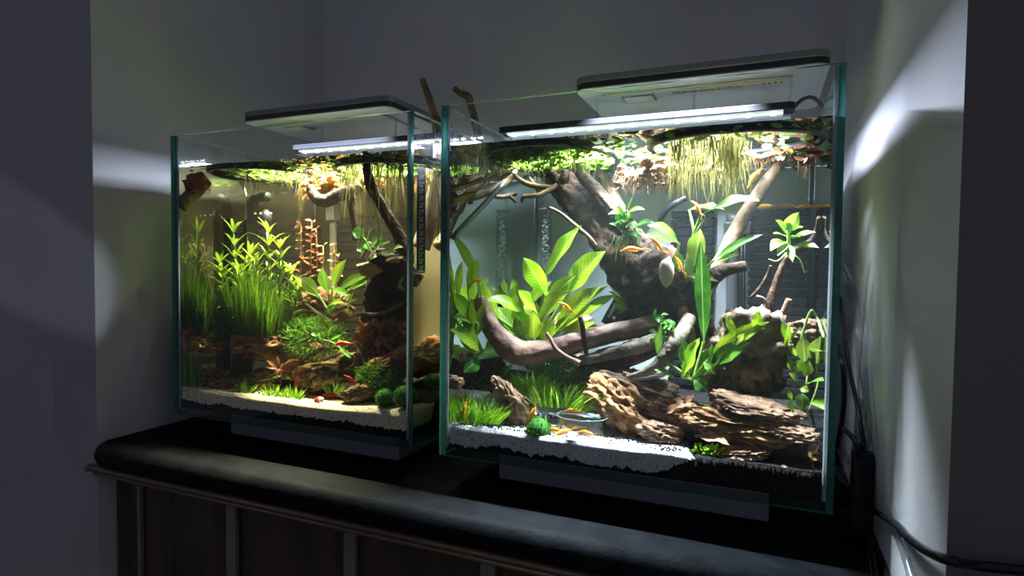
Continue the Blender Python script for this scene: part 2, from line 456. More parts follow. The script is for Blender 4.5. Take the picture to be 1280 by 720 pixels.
M['hairgrass'] = mat('hairgrass', (.026, .08, .003), (.115, .225, .008), scale=260, rough=.5, trans=.5)
M['grass'] = mat('grass', (.14, .38, .012), (.42, .68, .05), scale=260, rough=.5, trans=.5)
M['moss'] = mat('moss', (.03, .12, .006), (.15, .32, .02), scale=260, rough=.7, trans=.4)
M['mossball'] = mat('moss_ball', (.015, .10, .008), (.05, .24, .02), scale=120, rough=.85, trans=.2)
M['redleaf'] = mat('leaf_red', (.18, .03, .012), (.34, .11, .03), scale=60, rough=.45, trans=.45, vary=.3)
M['brownleaf'] = mat('leaf_brownred', (.18, .07, .025), (.34, .18, .06), scale=60, rough=.45, trans=.45, vary=.2)
M['floater'] = mat('floater', (.06, .14, .01), (.20, .29, .04), scale=200, rough=.45, trans=.7, c3=(.11, .20, .02))
M['redfloat'] = mat('floater_red', (.15, .05, .025), (.29, .14, .07), scale=60, rough=.4, trans=.5, vary=.25)
M['yellowfloat'] = mat('floater_yellow', (.26, .12, .01), (.38, .22, .03), scale=60, rough=.4, trans=.5, vary=.2)
M['roots'] = mat('roots', (.085, .08, .018), (.19, .17, .055), scale=60, rough=.7, trans=.4)
M['rootbrown'] = mat('root_brown', (.15, .075, .028), (.34, .20, .10), scale=60, rough=.8, trans=.35, bump=.8, bscale=160)
M['rootorange'] = mat('root_orange', (.34, .12, .015), (.60, .28, .05), scale=60, rough=.8, trans=.4, bump=.8, bscale=160)
M['shrimp_y'] = mat('shrimp_yellow', (.85, .36, .01), (.95, .52, .03), scale=200, rough=.35, trans=.3)
M['shrimp_r'] = mat('shrimp_red', (.42, .012, .01), (.72, .05, .03), scale=200, rough=.35, trans=.25)
M['eye'] = mat('eye', (.01, .01, .01), rough=.2)
M['cream'] = mat('cream_shell', (.40, .36, .27), (.50, .45, .34), scale=60, rough=.4, trans=.25)
M['pinkwhite'] = mat('white_shard', (.70, .62, .62), (.80, .74, .74), scale=60, rough=.5)
M['chip'] = mat('wood_chip', (.27, .17, .06), (.42, .28, .11), scale=80, rough=.7, bump=.5)
M['fishbody'] = mat('fish_body', (.30, .18, .04), (.55, .36, .10), scale=200, rough=.35)

# ================================================================== the setting
XL, XR, YB, YFL, YFR = -0.8776, 0.104, 1.023, 0.549, 0.42
def wall(name, a, b, m, label, cat='wall', front=None):
    mb = MB(); mb.box(a, b)
    if front: mb.m[2] = 1
    o = mb.build(name, [m, front] if front else m, smooth=False)
    return tag(o, label, cat, kind='structure')
wall('floor', (-3.2, -2.6, -.05), (2.6, 1.2, 0), M['floor'], 'dark boarded floor of the room', 'floor')
wall('wall_left', (XL - .10, YFL, 0), (XL, YB, 2.5), M['plaster'], 'pale plastered left cheek of the alcove', front=M['plaster_shaded'])
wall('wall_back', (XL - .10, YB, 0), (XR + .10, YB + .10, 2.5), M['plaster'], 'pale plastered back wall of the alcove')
wall('wall_right', (XR, YFR, 0), (XR + .10, YB, 2.5), M['plaster'], 'pale plastered right cheek of the alcove', front=M['plaster_dim'])
wall('wall_left_front', (-3.2, YFL, 0), (XL - .10, YFL + .1, 2.5), M['plaster_shaded'], 'plastered wall toned grey for shade beside the alcove with slanted beam of light')
wall('wall_right_front', (XR + .10, YFR, 0), (2.6, YFR + .1, 2.5), M['plaster_dim'], 'plastered wall toned dark for shade beside the alcove with a black cable')

# ---- worktop
CT = 0.032
ct = thing('countertop', 'black rounded-edge worktop filling the alcove under both fish tanks', 'countertop', (-.38, .78, ZC - CT))
mb = MB()
prof = []
YFRONT = 0.532; rr = CT / 2
for i in range(13):
    a = PI / 2 + PI * i / 12
    prof.append((YFRONT + rr + rr * math.cos(a), ZC - rr + rr * math.sin(a)))
prof = [(YB - .001, ZC)] + prof + [(YB - .001, ZC - CT)]
xs = [(XL + .004, .016), (XL + .010, .006), (XL + .022, 0), (XR - .002, 0)]
vs = []
for x, ins in xs:
    for (y, z) in prof: vs.append((x, min(y + ins, YB - .001), z))
n = len(prof); fs = []
for k in range(len(xs) - 1):
    for i in range(n - 1): fs.append((k * n + i, k * n + i + 1, (k + 1) * n + i + 1, (k + 1) * n + i))
fs.append(tuple(range(n - 1, -1, -1))); fs.append(tuple((len(xs) - 1) * n + i for i in range(n)))
mb.add(vs, fs)
o = mb.build('worktop_slab', M['counter'], ct)
for z0, y0, h, dx in ((ZC - CT - .0075, YFRONT + .006, .0065, .0), (ZC - CT - .0155, YFRONT + .010, .0065, .004)):
    mb = MB(); vs = []
    pr = [(y0 + .004 + h / 2 * math.cos(PI / 2 + PI * i / 8), z0 + h / 2 + h / 2 * math.sin(PI / 2 + PI * i / 8)) for i in range(9)] + [(y0 + .03, z0), (y0 + .03, z0 + h)]
    for x in (XL - .006 + dx, XR - .002):
        for (y, z) in pr: vs.append((x, y, z))
    n = len(pr)
    mb.add(vs, [(i, (i + 1) % n, n + (i + 1) % n, n + i) for i in range(n)] + [tuple(range(n - 1, -1, -1)), tuple(range(n, 2 * n))])
    mb.build('moulding', M['trimwood'], ct)
# rounded return of the moulding at the corner of the wall
mb = MB(); tube(mb, [(XL - .004, .546, ZC - .037), (XL - .009, .541, ZC - .037), (XL - .012, .546, ZC - .037)], .005, 8); mb.build('moulding_end', M['trimwood'], ct)

# ---- boarded front under the worktop
cb = thing('alcove_cabinet', 'dark brown boarded cabinet front with grey upright strips under the worktop', 'cabinet', (-.38, .58, 0))
yb0 = .572
edges = [XL + .003, -.815, -.636, -.445, -.264, -.08, XR - .003]
for i in range(len(edges) - 1):
    mb = MB(); mb.box((edges[i] + .0015, yb0, .02), (edges[i + 1] - .0015, yb0 + .02, ZC - CT - .017)); mb.build('board', M['darkboard'], cb, smooth=False, bevel=.002)
for x in edges[1:-1]:
    w = .003 if x == edges[1] else .0085
    mb = MB(); mb.box((x - w, yb0 - .007, .02), (x + w, yb0 - .0003, ZC - CT - .017)); mb.build('batten', M['batten'], cb, smooth=False, bevel=.001)
mb = MB(); mb.box((XL + .003, yb0 + .021, .0), (XR - .003, yb0 + .035, ZC - CT - .001)); mb.build('carcass', M['darkboard'], cb, smooth=False)

# ================================================================== tanks
WATER_TINT = {1: ((.95, .83, .36), 3.2, ((.95, .85, .55), .05)), 2: ((.72, .95, .86), .7, ((.86, 1.0, .95), .045))}
def make_tank(t, label):
    T = TANK[t]; x0, y0, w, d = T['x'], T['y'], T['w'], T['d']; x1, y1 = x0 + w, y0 + d; z0, z1 = TZ0, TZ0 + TH
    root = thing('aquarium', label, 'aquarium', (x0 + w / 2, y0 + d / 2, z0))
    g = GT
    def pane(a, b, axis, nm='glass_pane'):
        # box whose big faces are clear and whose cut edges are green
        x0_, y0_, z0_ = a; x1_, y1_, z1_ = b
        mb = MB(); mb.box(a, b)
        fn = {'x': (3, 5), 'y': (2, 4), 'z': (0, 1)}[axis]
        mb.m = [0 if i in fn else 1 for i in range(6)]
        return mb.build(nm, [M['glass_smeared'] if axis == 'x' else M['glass'], M['glass_edge'] if axis != 'z' else M['glass_dark']], root, smooth=False)
    pane((x0, y0, z0), (x1, y0 + g, z1), 'y')
    pane((x0, y1 - g, z0), (x1, y1, z1), 'y')
    pane((x0, y0 + g, z0), (x0 + g, y1 - g, z1), 'x')
    pane((x1 - g, y0 + g, z0), (x1, y1 - g, z1), 'x')
    pane((x0 + g, y0 + g, z0), (x1 - g, y1 - g, z0 + .008), 'z', 'bottom_pane')
    # silicone seams at the four upright corners and round the base
    s = .0035
    for cx, cy, sx, sy in ((x0 + g, y0 + g, 1, 1), (x1 - g, y0 + g, -1, 1), (x0 + g, y1 - g, 1, -1), (x1 - g, y1 - g, -1, -1)):
        mb = MB()
        za, zb = z0 + .009, z1 - .001
        tri = [(cx, cy), (cx + sx * s, cy), (cx + sx * s * .45, cy + sy * s * .45), (cx, cy + sy * s)]
        vs = [(p[0], p[1], za) for p in tri] + [(p[0], p[1], zb) for p in tri]
        mb.add(vs, [(0, 1, 5, 4), (1, 2, 6, 5), (2, 3, 7, 6), (3, 0, 4, 7), (4, 5, 6, 7)])
        mb.build('silicone_seam', M['silicone'], root)
    # added film on the back pane, catches light for a pale backdrop under water
    film = MB(); film.box((x0 + g + .004, y1 - g - .0022, z0 + .01), (x1 - g - .004, y1 - g - .0006, ZW - .001))
    film.build('added_film', M['film%d' % t], root, smooth=False)
    return root
def film_mat(name, c, opa):
    m, nt, out = nodes(name); L = nt.links.new
    d = N(nt, 'ShaderNodeBsdfDiffuse'); d.inputs[0].default_value = c4(c)
    tl = N(nt, 'ShaderNodeBsdfTranslucent'); tl.inputs[0].default_value = c4(c)
    a = N(nt, 'ShaderNodeMixShader'); a.inputs[0].default_value = .35; L(d.outputs[0], a.inputs[1]); L(tl.outputs[0], a.inputs[2])
    tr = N(nt, 'ShaderNodeBsdfTransparent')
    b = N(nt, 'ShaderNodeMixShader'); b.inputs[0].default_value = opa; L(tr.outputs[0], b.inputs[1]); L(a.outputs[0], b.inputs[2])
    L(b.outputs[0], out.inputs[0]); return m
M['film1'] = film_mat('film_beige', (.42, .38, .27), .9)
M['film2'] = film_mat('film_white', (.72, .80, .77), .9)
make_tank(1, 'cube glass aquarium with a thermometer strip and beige sand')
make_tank(2, 'cube glass aquarium with white sand and thick slanting driftwood')

def make_water(t, label):
    T = TANK[t]; g = GT + .0004
    a = Vector((T['x'] + g, T['y'] + g, TZ0 + .0084)); b = Vector((T['x'] + T['w'] - g, T['y'] + T['d'] - g, ZW))
    mb = MB(); mb.box(a, b)
    # faces: 0 bottom 1 top 2 front 3 right 4 back 5 left
    mb.m = [0, 1, 0, 3, 0, 2]
    ab, de, hz = WATER_TINT[t]
    o = mb.build('aquarium_water', [water_mat('water_clear%d' % t, 0, ab, de, hz), water_mat('water_top%d' % t, 1.33, ab, de, hz), water_mat('water_side%d' % t, 'tir', ab, de, hz), water_mat('water_right%d' % t, 'tir' if t == 2 else 1.33, ab, de, hz)], smooth=False)
    tag(o, label, 'water', kind='stuff')
make_water(1, 'yellowish tannin-stained water filling the tank with the thermometer strip')
make_water(2, 'clear water filling the tank with the thick slanting driftwood')

# stands
for t, (ua, va), (ub, vb), lab in ((1, (288, 543), (497, 578), 'low grey plinth under the tank with the beige sand'), (2, (623, 599), (961, 656), 'low grey plinth under the tank with the white sand')):
    a = atZ(ua, va, ZC); b = atZ(ub, vb, ZC)
    mb = MB(); mb.box((a.x, a.y, ZC + .0005), (b.x, TANK[t]['y'] + .27, TZ0 - .0005))
    tag(mb.build('tank_stand', M['stand'], smooth=False, bevel=.0025), lab, 'stand')

# ---- substrate
def sm(x): x = max(0, min(1, x)); return x * x * (3 - 2 * x)
def soil_h(t, x, d):          # top of the substrate above TZ0
    h = .033 + .016 * sm((d - .05) / .2)
    if t == 1: h += .003 + .004 * sm((x - TANK[1]['x'] - .25) / .1)
    return h + .0016 * mnoise.noise(Vector((x * 22, d * 22, t * 9.0)))
def sand_mask(t, x, d):       # >0 where sand shows
    if t == 1:
        lim = .055 + .02 * mnoise.noise(Vector((x * 9, 3.3, 0)))
        return (lim - d) / .02
    xr = x - TANK[2]['x']
    lim = .16 - .10 * sm((xr - .12) / .14) + .015 * mnoise.noise(Vector((x * 11, 1.3, 0)))
    if xr > .27: lim -= (xr - .27) * 4.5
    return (lim - d) / .015
def floor_z(t, x, d):
    return TZ0 + soil_h(t, x, d)
def fz(t, u, d):              # substrate height below a pixel column
    p = D(t, u, 450, d); return floor_z(t, p.x, d)
def substrate(t):
    T = TANK[t]; e = GT + .0012; nx, ny = 230, 90
    xs = np.linspace(T['x'] + e, T['x'] + T['w'] - e, nx); ds = np.concatenate([np.linspace(e, .10, 50), np.linspace(.105, T['d'] - e - .002, ny - 50)])
    for kind in ('soil', 'sand'):
        mb = MB(); vs = []; fs = []
        off = 0 if kind == 'soil' else .0008
        for d in ds:
            for x in xs:
                h = soil_h(t, x, d); mk = sand_mask(t, x, d)
                ins = max(-1, min(1, mk + .45 * mnoise.noise(Vector((x * 160, d * 160, 2)))))
                if kind == 'sand': z = h + .0022 * ins
                else:
                    z = h - .0022 * ins + .0009 * mnoise.noise(Vector((x * 420, d * 420, 7)))
                # at the glass the layers show in section: soil below with a ragged top
                edge_d = d - ds[0]
                edge_x = min(x - xs[0], xs[-1] - x)
                ed = min(edge_d, edge_x)
                if kind == 'soil' and mk > -.4 and ed < .006:
                    s = x if edge_d <= edge_x else d * 3 + 7
                    jag = .0190 + .004 * mnoise.noise(Vector((s * 28, 4 + t, 0))) + .0035 * mnoise.noise(Vector((s * 190, 8, t))) + .002 * mnoise.noise(Vector((s * 520, 8, t)))
                    if t == 2: jag = .0130 + .011 * mnoise.noise(Vector((s * 17, 4, 0))) + .004 * mnoise.noise(Vector((s * 150, 8, t))) + .003 * mnoise.noise(Vector((s * 500, 8, t)))
                    if t == 2: jag += .020 * sm((x - T['x'] - .235) / .06)
                    k = sm((mk + .4) / .6)
                    z = z * (1 - k) + min(z, jag) * k
                dx = x; dd = d
                if kind == 'sand':
                    if x == xs[0]: dx += off
                    if x == xs[-1]: dx -= off
                    if d == ds[0]: dd += off
                vs.append((dx, T['y'] + dd, TZ0 + z))
        n2 = len(ds)
        for i in range(n2 - 1):
            for j in range(nx - 1): fs.append((i * nx + j, i * nx + j + 1, (i + 1) * nx + j + 1, (i + 1) * nx + j))
        # skirt to the glass bottom
        zb = TZ0 + .0088
        loop = [j for j in range(nx)] + [i * nx + nx - 1 for i in range(1, n2)] + [(n2 - 1) * nx + j for j in range(nx - 2, -1, -1)] + [i * nx for i in range(n2 - 2, 0, -1)]
        b0 = len(vs)
        for k in loop: vs.append((vs[k][0], vs[k][1], zb))
        m = len(loop)
        for k in range(m): fs.append((loop[(k + 1) % m], loop[k], b0 + k, b0 + (k + 1) % m))
        mb.add(vs, fs)
        if kind == 'soil':
            o = mb.build('aquarium_soil', M['soil']); tag(o, 'black planting soil on the floor of the tank with %s sand' % ('beige' if t == 1 else 'white'), 'soil', kind='stuff')
        else:
            o = mb.build('aquarium_sand', M['sand%d' % t]); tag(o, ('beige sand along the front of the tank with the thermometer strip' if t == 1 else 'white sand along the front of the tank with the glass dish'), 'sand', kind='stuff')
substrate(1); substrate(2)
# loose soil grains on and in the sand
for t, n in ((1, 40), (2, 330)):
    mb = MB(); T = TANK[t]; k = 0
    vs0, fs0 = ico(1)
    cl = [(R(.02, T['w'] * .68), R(.008, .085)) for _ in range(22)]
    while k < n:
        cx, cd = random.choice(cl)
        x = T['x'] + cx + random.gauss(0, .012); d = cd + random.gauss(0, .007)
        if not (T['x'] + .01 < x < T['x'] + T['w'] - .01 and .009 < d < .11) or sand_mask(t, x, d) < .2: continue
        r = R(.0007, .0016); c = Vector((x, T['y'] + d, floor_z(t, x, d) + .0022 + r * .6))
        mb.add([c + Vector((v.x * r * R(.8, 1.2), v.y * r, v.z * r * R(.7, 1))) for v in vs0], fs0); k += 1
    tag(mb.build('soil_grains', M['grain'], smooth=True), 'loose black soil grains scattered on the %s sand' % ('beige' if t == 1 else 'white'), 'soil grains', kind='stuff')

# ================================================================== lamps over the tanks
def rounded_slab(mb, x0, x1, y0, y1, z0, z1, r, mi=0, seg=7):
    pts = []
    for cx, cy, a0 in ((x1 - r, y0 + r, -PI / 2), (x1 - r, y1 - r, 0), (x0 + r, y1 - r, PI / 2), (x0 + r, y0 + r, PI)):
        for i in range(seg): a = a0 + PI / 2 * i / (seg - 1); pts.append((cx + r * math.cos(a), cy + r * math.sin(a)))
    n = len(pts)
    mb.add([(p[0], p[1], z0) for p in pts] + [(p[0], p[1], z1) for p in pts],
           [(i, (i + 1) % n, n + (i + 1) % n, n + i) for i in range(n)] + [tuple(range(n - 1, -1, -1)), tuple(range(n, 2 * n))], mi)
def text_mesh(txt, size, mat_, parent, loc, xdir, ydir, name='print', cx='LEFT'):
    cu = bpy.data.curves.new('t', 'FONT'); cu.body = txt; cu.size = size; cu.align_x = cx; cu.resolution_u = 2
    ob = bpy.data.objects.new('t', cu); COL.objects.link(ob)
    dg = bpy.context.evaluated_depsgraph_get()
    me = bpy.data.meshes.new_from_object(ob.evaluated_get(dg))
    vs = [tuple(v.co) for v in me.vertices]; fs = [tuple(p.vertices) for p in me.polygons]
    bpy.data.objects.remove(ob); bpy.data.curves.remove(cu); bpy.data.meshes.remove(me)
    loc, xdir, ydir = Vector(loc), Vector(xdir), Vector(ydir)
    mb = MB(); mb.add([loc + xdir * v[0] + ydir * v[1] for v in vs], fs)
    return mb.build(name, mat_, parent, smooth=False)

def make_lamp(t, label, xa, xb, ya, yb, z):
    root = thing('aquarium_lamp', label, 'lamp', ((xa + xb) / 2, (ya + yb) / 2, z))
    mb = MB(); rounded_slab(mb, xa, xb, ya, yb, z + .0075, z + .0155, .016); mb.build('top_shell', M['alu_top'], root, smooth=False, bevel=.0012)
    mb = MB(); rounded_slab(mb, xa + .0005, xb - .0005, ya + .0005, yb - .0005, z + .001, z + .0074, .0155); mb.build('edge_band', M['black'], root, smooth=False)
    mb = MB(); rounded_slab(mb, xa + .001, xb - .001, ya + .001, yb - .001, z - .0005, z + .0009, .015); mb.build('underside_plate', M['alu'], root, smooth=False)
    mb = MB(); mb.box((xa + .026, ya + .030, z - .0035), (xb - .035, yb - .02, z - .0006)); pl = mb.build('light_housing', M['alu'], root, smooth=False, bevel=.002)
    mb = MB(); mb.box((xa + .050, ya + .038, z - .0042), (xa + .090, ya + .068, z - .0036)); mb.build('sensor_frame', M['alu_top'], root, smooth=False)
    mb = MB(); mb.box((xa + .053, ya + .041, z - .0048), (xa + .087, ya + .065, z - .0043)); mb.build('sensor_window', M['amber'], root, smooth=False)
    if t == 2:
        mb = MB(); mb.box((xa + .110, ya + .034, z - .0040), (xa + .238, ya + .048, z - .0036)); st = mb.build('sticker', M['paper'], root, smooth=False)
        mb = MB()
        for k in range(3):
            xx = xa + .112
            while xx < xa + .185:
                w = R(.003, .010); mb.box((xx, ya + .0365 + k * .0035, z - .0043), (xx + w, ya + .0376 + k * .0035, z - .00405)); xx += w + .002
        mb.build('print', M['ink'], st, smooth=False)
        text_mesh('CE', .008, M['ink'], st, (xa + .196, ya + .0445, z - .00415), (1, 0, 0), (0, -1, 0))
        mb = MB()
        for k in range(4): mb.box((xa + .212 + k * .006, ya + .038, z - .0043), (xa + .2145 + k * .006, ya + .043, z - .00405))
        mb.build('print', M['ink'], st, smooth=False)
    # bracket legs down to the back rim
    for x in (xa + .06, xb - .06):
        T = TANK[t]; yr = T['y'] + T['d']
        mb = MB(); mb.box((x - .008, yb - .012, z - .006), (x + .008, yr + .004, z - .0005)); mb.box((x - .008, yr + .0005, TZ0 + TH - .03), (x + .008, yr + .004, z - .0005)); mb.box((x - .008, yr - GT - .0045, TZ0 + TH + .0005), (x + .008, yr + .004, TZ0 + TH + .0035)); mb.box((x - .008, yr - GT - .0045, TZ0 + TH - .02), (x + .008, yr - GT - .001, TZ0 + TH + .002))
        mb.build('bracket', M['alu'], root, smooth=False)
    # added fill light under the unlit panel, evens the light in the tank
    al = bpy.data.lights.new('panel_fill', 'AREA'); al.shape = 'RECTANGLE'; al.size = .19; al.size_y = .012
    al.energy = PANEL_FILL[t]; al.color = (.80, .86, 1.0); al.spread = math.radians(84)
    lo = bpy.data.objects.new('panel_fill', al); COL.objects.link(lo); lo.parent = root; lo.location = (.015 if t == 1 else -.03, (ya - yb) / 2 + .013, -.0055)
    return root
make_lamp(1, 'flat grey panel lamp over the tank with the thermometer strip', -.761, -.483, .700, .895, CZ + .220)
make_lamp(2, 'flat grey panel lamp with a paper sticker over the tank with the slanting driftwood', -.218, .060, .700, .895, CZ + .2135)

def make_bar(t, label, xa, xb, y, z, panel_z, cable=None):
    root = thing('led_strip_lamp', label, 'lamp', ((xa + xb) / 2, y, z))
    mb = MB(); rounded_slab(mb, xa, xb, y - .014, y + .014, z + .006, z + .014, .006); mb.build('housing', M['barbody'], root, smooth=False, bevel=.001)
    mb = MB(); mb.box((xa + .012, y - .0115, z + .0035), (xb - .012, y + .0115, z + .0059)); mb.build('light_panel', M['ledlens'], root, smooth=False)
    mb = MB(); rounded_slab(mb, xa + .004, xb - .004, y - .0135, y + .0135, z - .0005, z + .0002, .006); mb.build('clear_cover', M['clear_cover'], root, smooth=False)
    n = 13 if t == 2 else 11
    for k in range(n):
        x = xa + .022 + (xb - xa - .044) * k / (n - 1)
        mb = MB(); blob(mb, (x, y - .0085, z + .0032), (.0042, .0034, .0024), 2, 0, 1); mb.build('led', M['led'], root)
    for x in (max(xa + .03, TANK[t]['x'] + .14), xb - .11):
        mb = MB(); tube(mb, [(x, y + .004, z + .013), (x, y + .004, panel_z - .0042)], .0016, 8, 2); mb.build('hanger', M['acrylic'], root)
    if cable:
        mb = MB(); tube(mb, cable, .0022, 8, 24); mb.build('cable', M['black'], root)
    # the light this strip gives
    al = bpy.data.lights.new('led_strip_light', 'AREA'); al.shape = 'RECTANGLE'; al.size = (xb - xa) * .85; al.size_y = .02
    al.energy = LED_POWER[t]; al.color = (.72, .78, 1.0); al.spread = PI
    lo = bpy.data.objects.new('led_strip_light', al); COL.objects.link(lo); lo.parent = root; lo.location = (0, 0, -.0012)
    return root
make_bar(1, 'thin LED strip lamp glowing above the tank with the thermometer strip', -.691, -.398, .749, CZ + .172, CZ + .220)
bx = TANK[2]['x'] + TANK[2]['w']
make_bar(2, 'thin LED strip lamp glowing above the tank with the slanting driftwood', -.332, .028, .745, CZ + .171, CZ + .2135,
         [(.026, .745, CZ + .180), (.036, .748, CZ + .190), (.048, .76, CZ + .193), (bx + .002, .80, CZ + .1865), (bx + .02, .85, CZ + .18), (bx + .025, .93, CZ + .0), (bx + .03, .95, ZC + .01)])

# ================================================================== equipment in the tanks
def black_filter(t, label, pts, d0, d1, vtop, pitch_px=11):
    """ridged sponge block: pts = (u left, u right) on its front face at depth d0"""
    a = D(t, pts[0], vtop, d0); b = D(t, pts[1], vtop, d0)
    x0, x1 = a.x, b.x; z1 = a.z
    z0 = floor_z(t, (x0 + x1) / 2, d0) - .004
    y0, y1 = TANK[t]['y'] + d0, TANK[t]['y'] + d1
    root = thing('sponge_filter', label, 'filter', ((x0 + x1) / 2, (y0 + y1) / 2, z0))
    mb = MB(); mb.box((x0 + .003, y0 + .004, z0), (x1 - .003, y1, z1 - .001)); mb.build('core', M['black'], root, smooth=False)
    p = pitch_px * pxm(a); n = int((z1 - z0) / p)
    me = None
    for k in range(n):
        zt = z1 - k * p
        mb = MB(); mb.box((x0, y0, zt - p * .78), (x1, y1 - .001, zt)); mb.build('rib', M['black_sponge'], root, smooth=False, bevel=.001)
    return root
M['black_sponge'] = mat('black_sponge', (.003, .003, .0035), (.011, .011, .012), scale=500, rough=.95, spec=.08, bump=.8, bscale=600)
black_filter(2, 'wide black ribbed sponge filter with yellow shrimp on its top', (937, 1012), .24, .285, 262)
black_filter(2, 'narrow black ribbed sponge filter behind the crypt leaves', (839, 892), .25, .285, 264)
black_filter(1, 'black ribbed sponge filter behind the feathery roots', (420, 500), .25, .285, 272)
# black mat along the left pane of tank 1
xA = TANK[1]['x'] + GT + .002
root = thing('sponge_filter', 'black ribbed filter mat standing along the glass behind the lime stem plants', 'filter', (xA + .012, TANK[1]['y'] + .18, TZ0 + .04))
zt = D(1, 330, 277, .15).z
mb = MB(); mb.box((xA, TANK[1]['y'] + .082, TZ0 + .03), (xA + .014, TANK[1]['y'] + .285, zt - .001)); mb.build('core', M['black'], root, smooth=False)
for k in range(12):
    z = zt - k * .0125
    mb = MB(); mb.box((xA + .002, TANK[1]['y'] + .081, z - .010), (xA + .017, TANK[1]['y'] + .286, z)); mb.build('rib', M['black_sponge'], root, smooth=False, bevel=.001)

def vtube(name, label, cat, t, pts, m, seg=14, parts=()):
    ps = [D(t, *p[:3]) for p in pts]
    root = thing(name, label, cat, ps[-1])
    mb = MB(); tube(mb, ps, [p[3] * pxm(q) for p, q in zip(pts, ps)], seg, max(8, 6 * len(ps))); mb.build('tube', m, root)
    return root
# lift tube with a foot in tank 2
r = vtube('lift_tube', 'dark grey filter lift tube with a black foot between the sponge filters', 'tube', 2, [(916, 268, .25, 8), (916, 330, .25, 8), (916, 392, .25, 8)], mat('smoke_tube', (.05, .05, .055), rough=.25))
mb = MB(); c = D(2, 921, 392, .245); s = pxm(c); mb.box((c.x - 13 * s, c.y - .014, c.z - 9 * s), (c.x + 13 * s, c.y + .014, c.z + 6 * s)); mb.build('foot', M['black'], r, smooth=False, bevel=.002)
mb = MB(); c = D(2, 918, 285, .245); mb.box((c.x - 12 * s, c.y - .012, c.z - 9 * s), (c.x + 20 * s, c.y + .012, c.z + 7 * s)); mb.build('collar', M['black'], r, smooth=False, bevel=.002)
mb = MB()
for u in (927, 931): ptube(mb, 2, [(u, 285, .24, 1.2), (u, 390, .24, 1.2)], 6, n=2)
mb.build('air_line', M['blacktube'], r)
# acrylic plate beside it
c = D(2, 902, 400, .262); e = D(2, 902, 232, .262); s = pxm(c)
mb = MB(); mb.box((c.x - 8 * s, c.y, TZ0 + .045), (c.x + 36 * s, c.y + .003, e.z)); tag(mb.build('divider_plate', mat('grey_acrylic', (.20, .21, .21), rough=.3), smooth=False, bevel=.0008), 'upright grey plastic divider plate behind the lift tube', 'plate')
# clear bubble riser near the corner
p0 = D(2, 682, 262, .24); p1 = D(2, 682, 372, .24)
r = thing('bubble_tube', 'clear riser tube full of air bubbles by the back corner', 'tube', p1)
mb = MB(); tube(mb, [p0, p1], 7.5 * pxm(p0), 16, 2, cap=False); mb.build('riser', M['acrylic'], r)
mb = MB(); vs0, fs0 = ico(2)
for k in range(130):
    s_ = R(0, 1); c = p0.lerp(p1, s_) + Vector((R(-1, 1), R(-1, 1), 0)) * .0045; q = R(.0009, .0023)
    mb.add([c + v * q for v in vs0], fs0)
tag(mb.build('bubbles', M['bubble'], r), kind='stuff')
for v in (262, 352):
    mb = MB(); c = D(2, 682, v, .24); tube(mb, [c + Vector((0, 0, -.0015)), c + Vector((0, 0, .0015))], 9 * pxm(c), 16, 2); mb.build('ring', M['silicone'], r)
mb = MB(); c = D(2, 682, 372, .24); tube(mb, [c + Vector((0, 0, -.025)), c], 12 * pxm(c), 16, 2); mb.build('foot', M['black'], r)
mb = MB(); ptube(mb, 2, [(676, 262, .24, 3), (678, 248, .24, 3), (684, 236, .24, 3), (690, 225, .24, 3)], 8); mb.build('spout', M['acrylic'], r)
# black power head card with white print
c0 = D(2, 769, 376, .22)
r = thing('heater_control', 'small black tilted plastic box with white print behind the driftwood', 'box', D(2, 768, 404, .22))
s = pxm(c0); cen = D(2, 769, 390, .22)
rot = Matrix.Rotation(math.radians(28), 3, 'Y')
def obox(mb, c, ex, rot):
    mb.add([c + rot @ Vector((x * ex[0], y * ex[1], z * ex[2])) for x, y, z in ((-1, -1, -1), (1, -1, -1), (1, 1, -1), (-1, 1, -1), (-1, -1, 1), (1, -1, 1), (1, 1, 1), (-1, 1, 1))],
           [(0, 3, 2, 1), (4, 5, 6, 7), (0, 1, 5, 4), (1, 2, 6, 5), (2, 3, 7, 6), (3, 0, 4, 7)])
mb = MB(); obox(mb, cen, (9 * s, .006, 19 * s), rot); mb.build('case', M['black'], r, smooth=False, bevel=.001)
mb = MB()
for k in range(7): obox(mb, cen + rot @ Vector((-3 * s + R(-.3, .3) * s, -.0064, (-8 + k * 2.6) * s)), (2 * s, .0002, R(.5, .9) * s), rot)
obox(mb, cen + rot @ Vector((3 * s, -.0064, -6 * s)), (2 * s, .0002, 2 * s), rot)
mb.build('print', M['white_ink'], r, smooth=False)
# dark hoses
mb = MB(); ptube(mb, 2, [(858, 247, .2, 4), (843, 255, .2, 4), (832, 264, .21, 4), (825, 276, .22, 4), (822, 292, .23, 4)], 10)
o = mb.build('air_hose', M['blacktube']); tag(o, 'bent black air hose above the crypt leaves', 'hose')
mb = MB(); ptube(mb, 2, [(628, 231, .10, 3.6), (600, 261, .06, 3.8), (580, 282, .03, 4), (566, 297, .012, 4)], 8)
tag(mb.build('air_hose', mat('grey_hose', (.06, .09, .09), rough=.4)), 'straight dark grey hose slanting behind the twigs by the glass', 'hose')
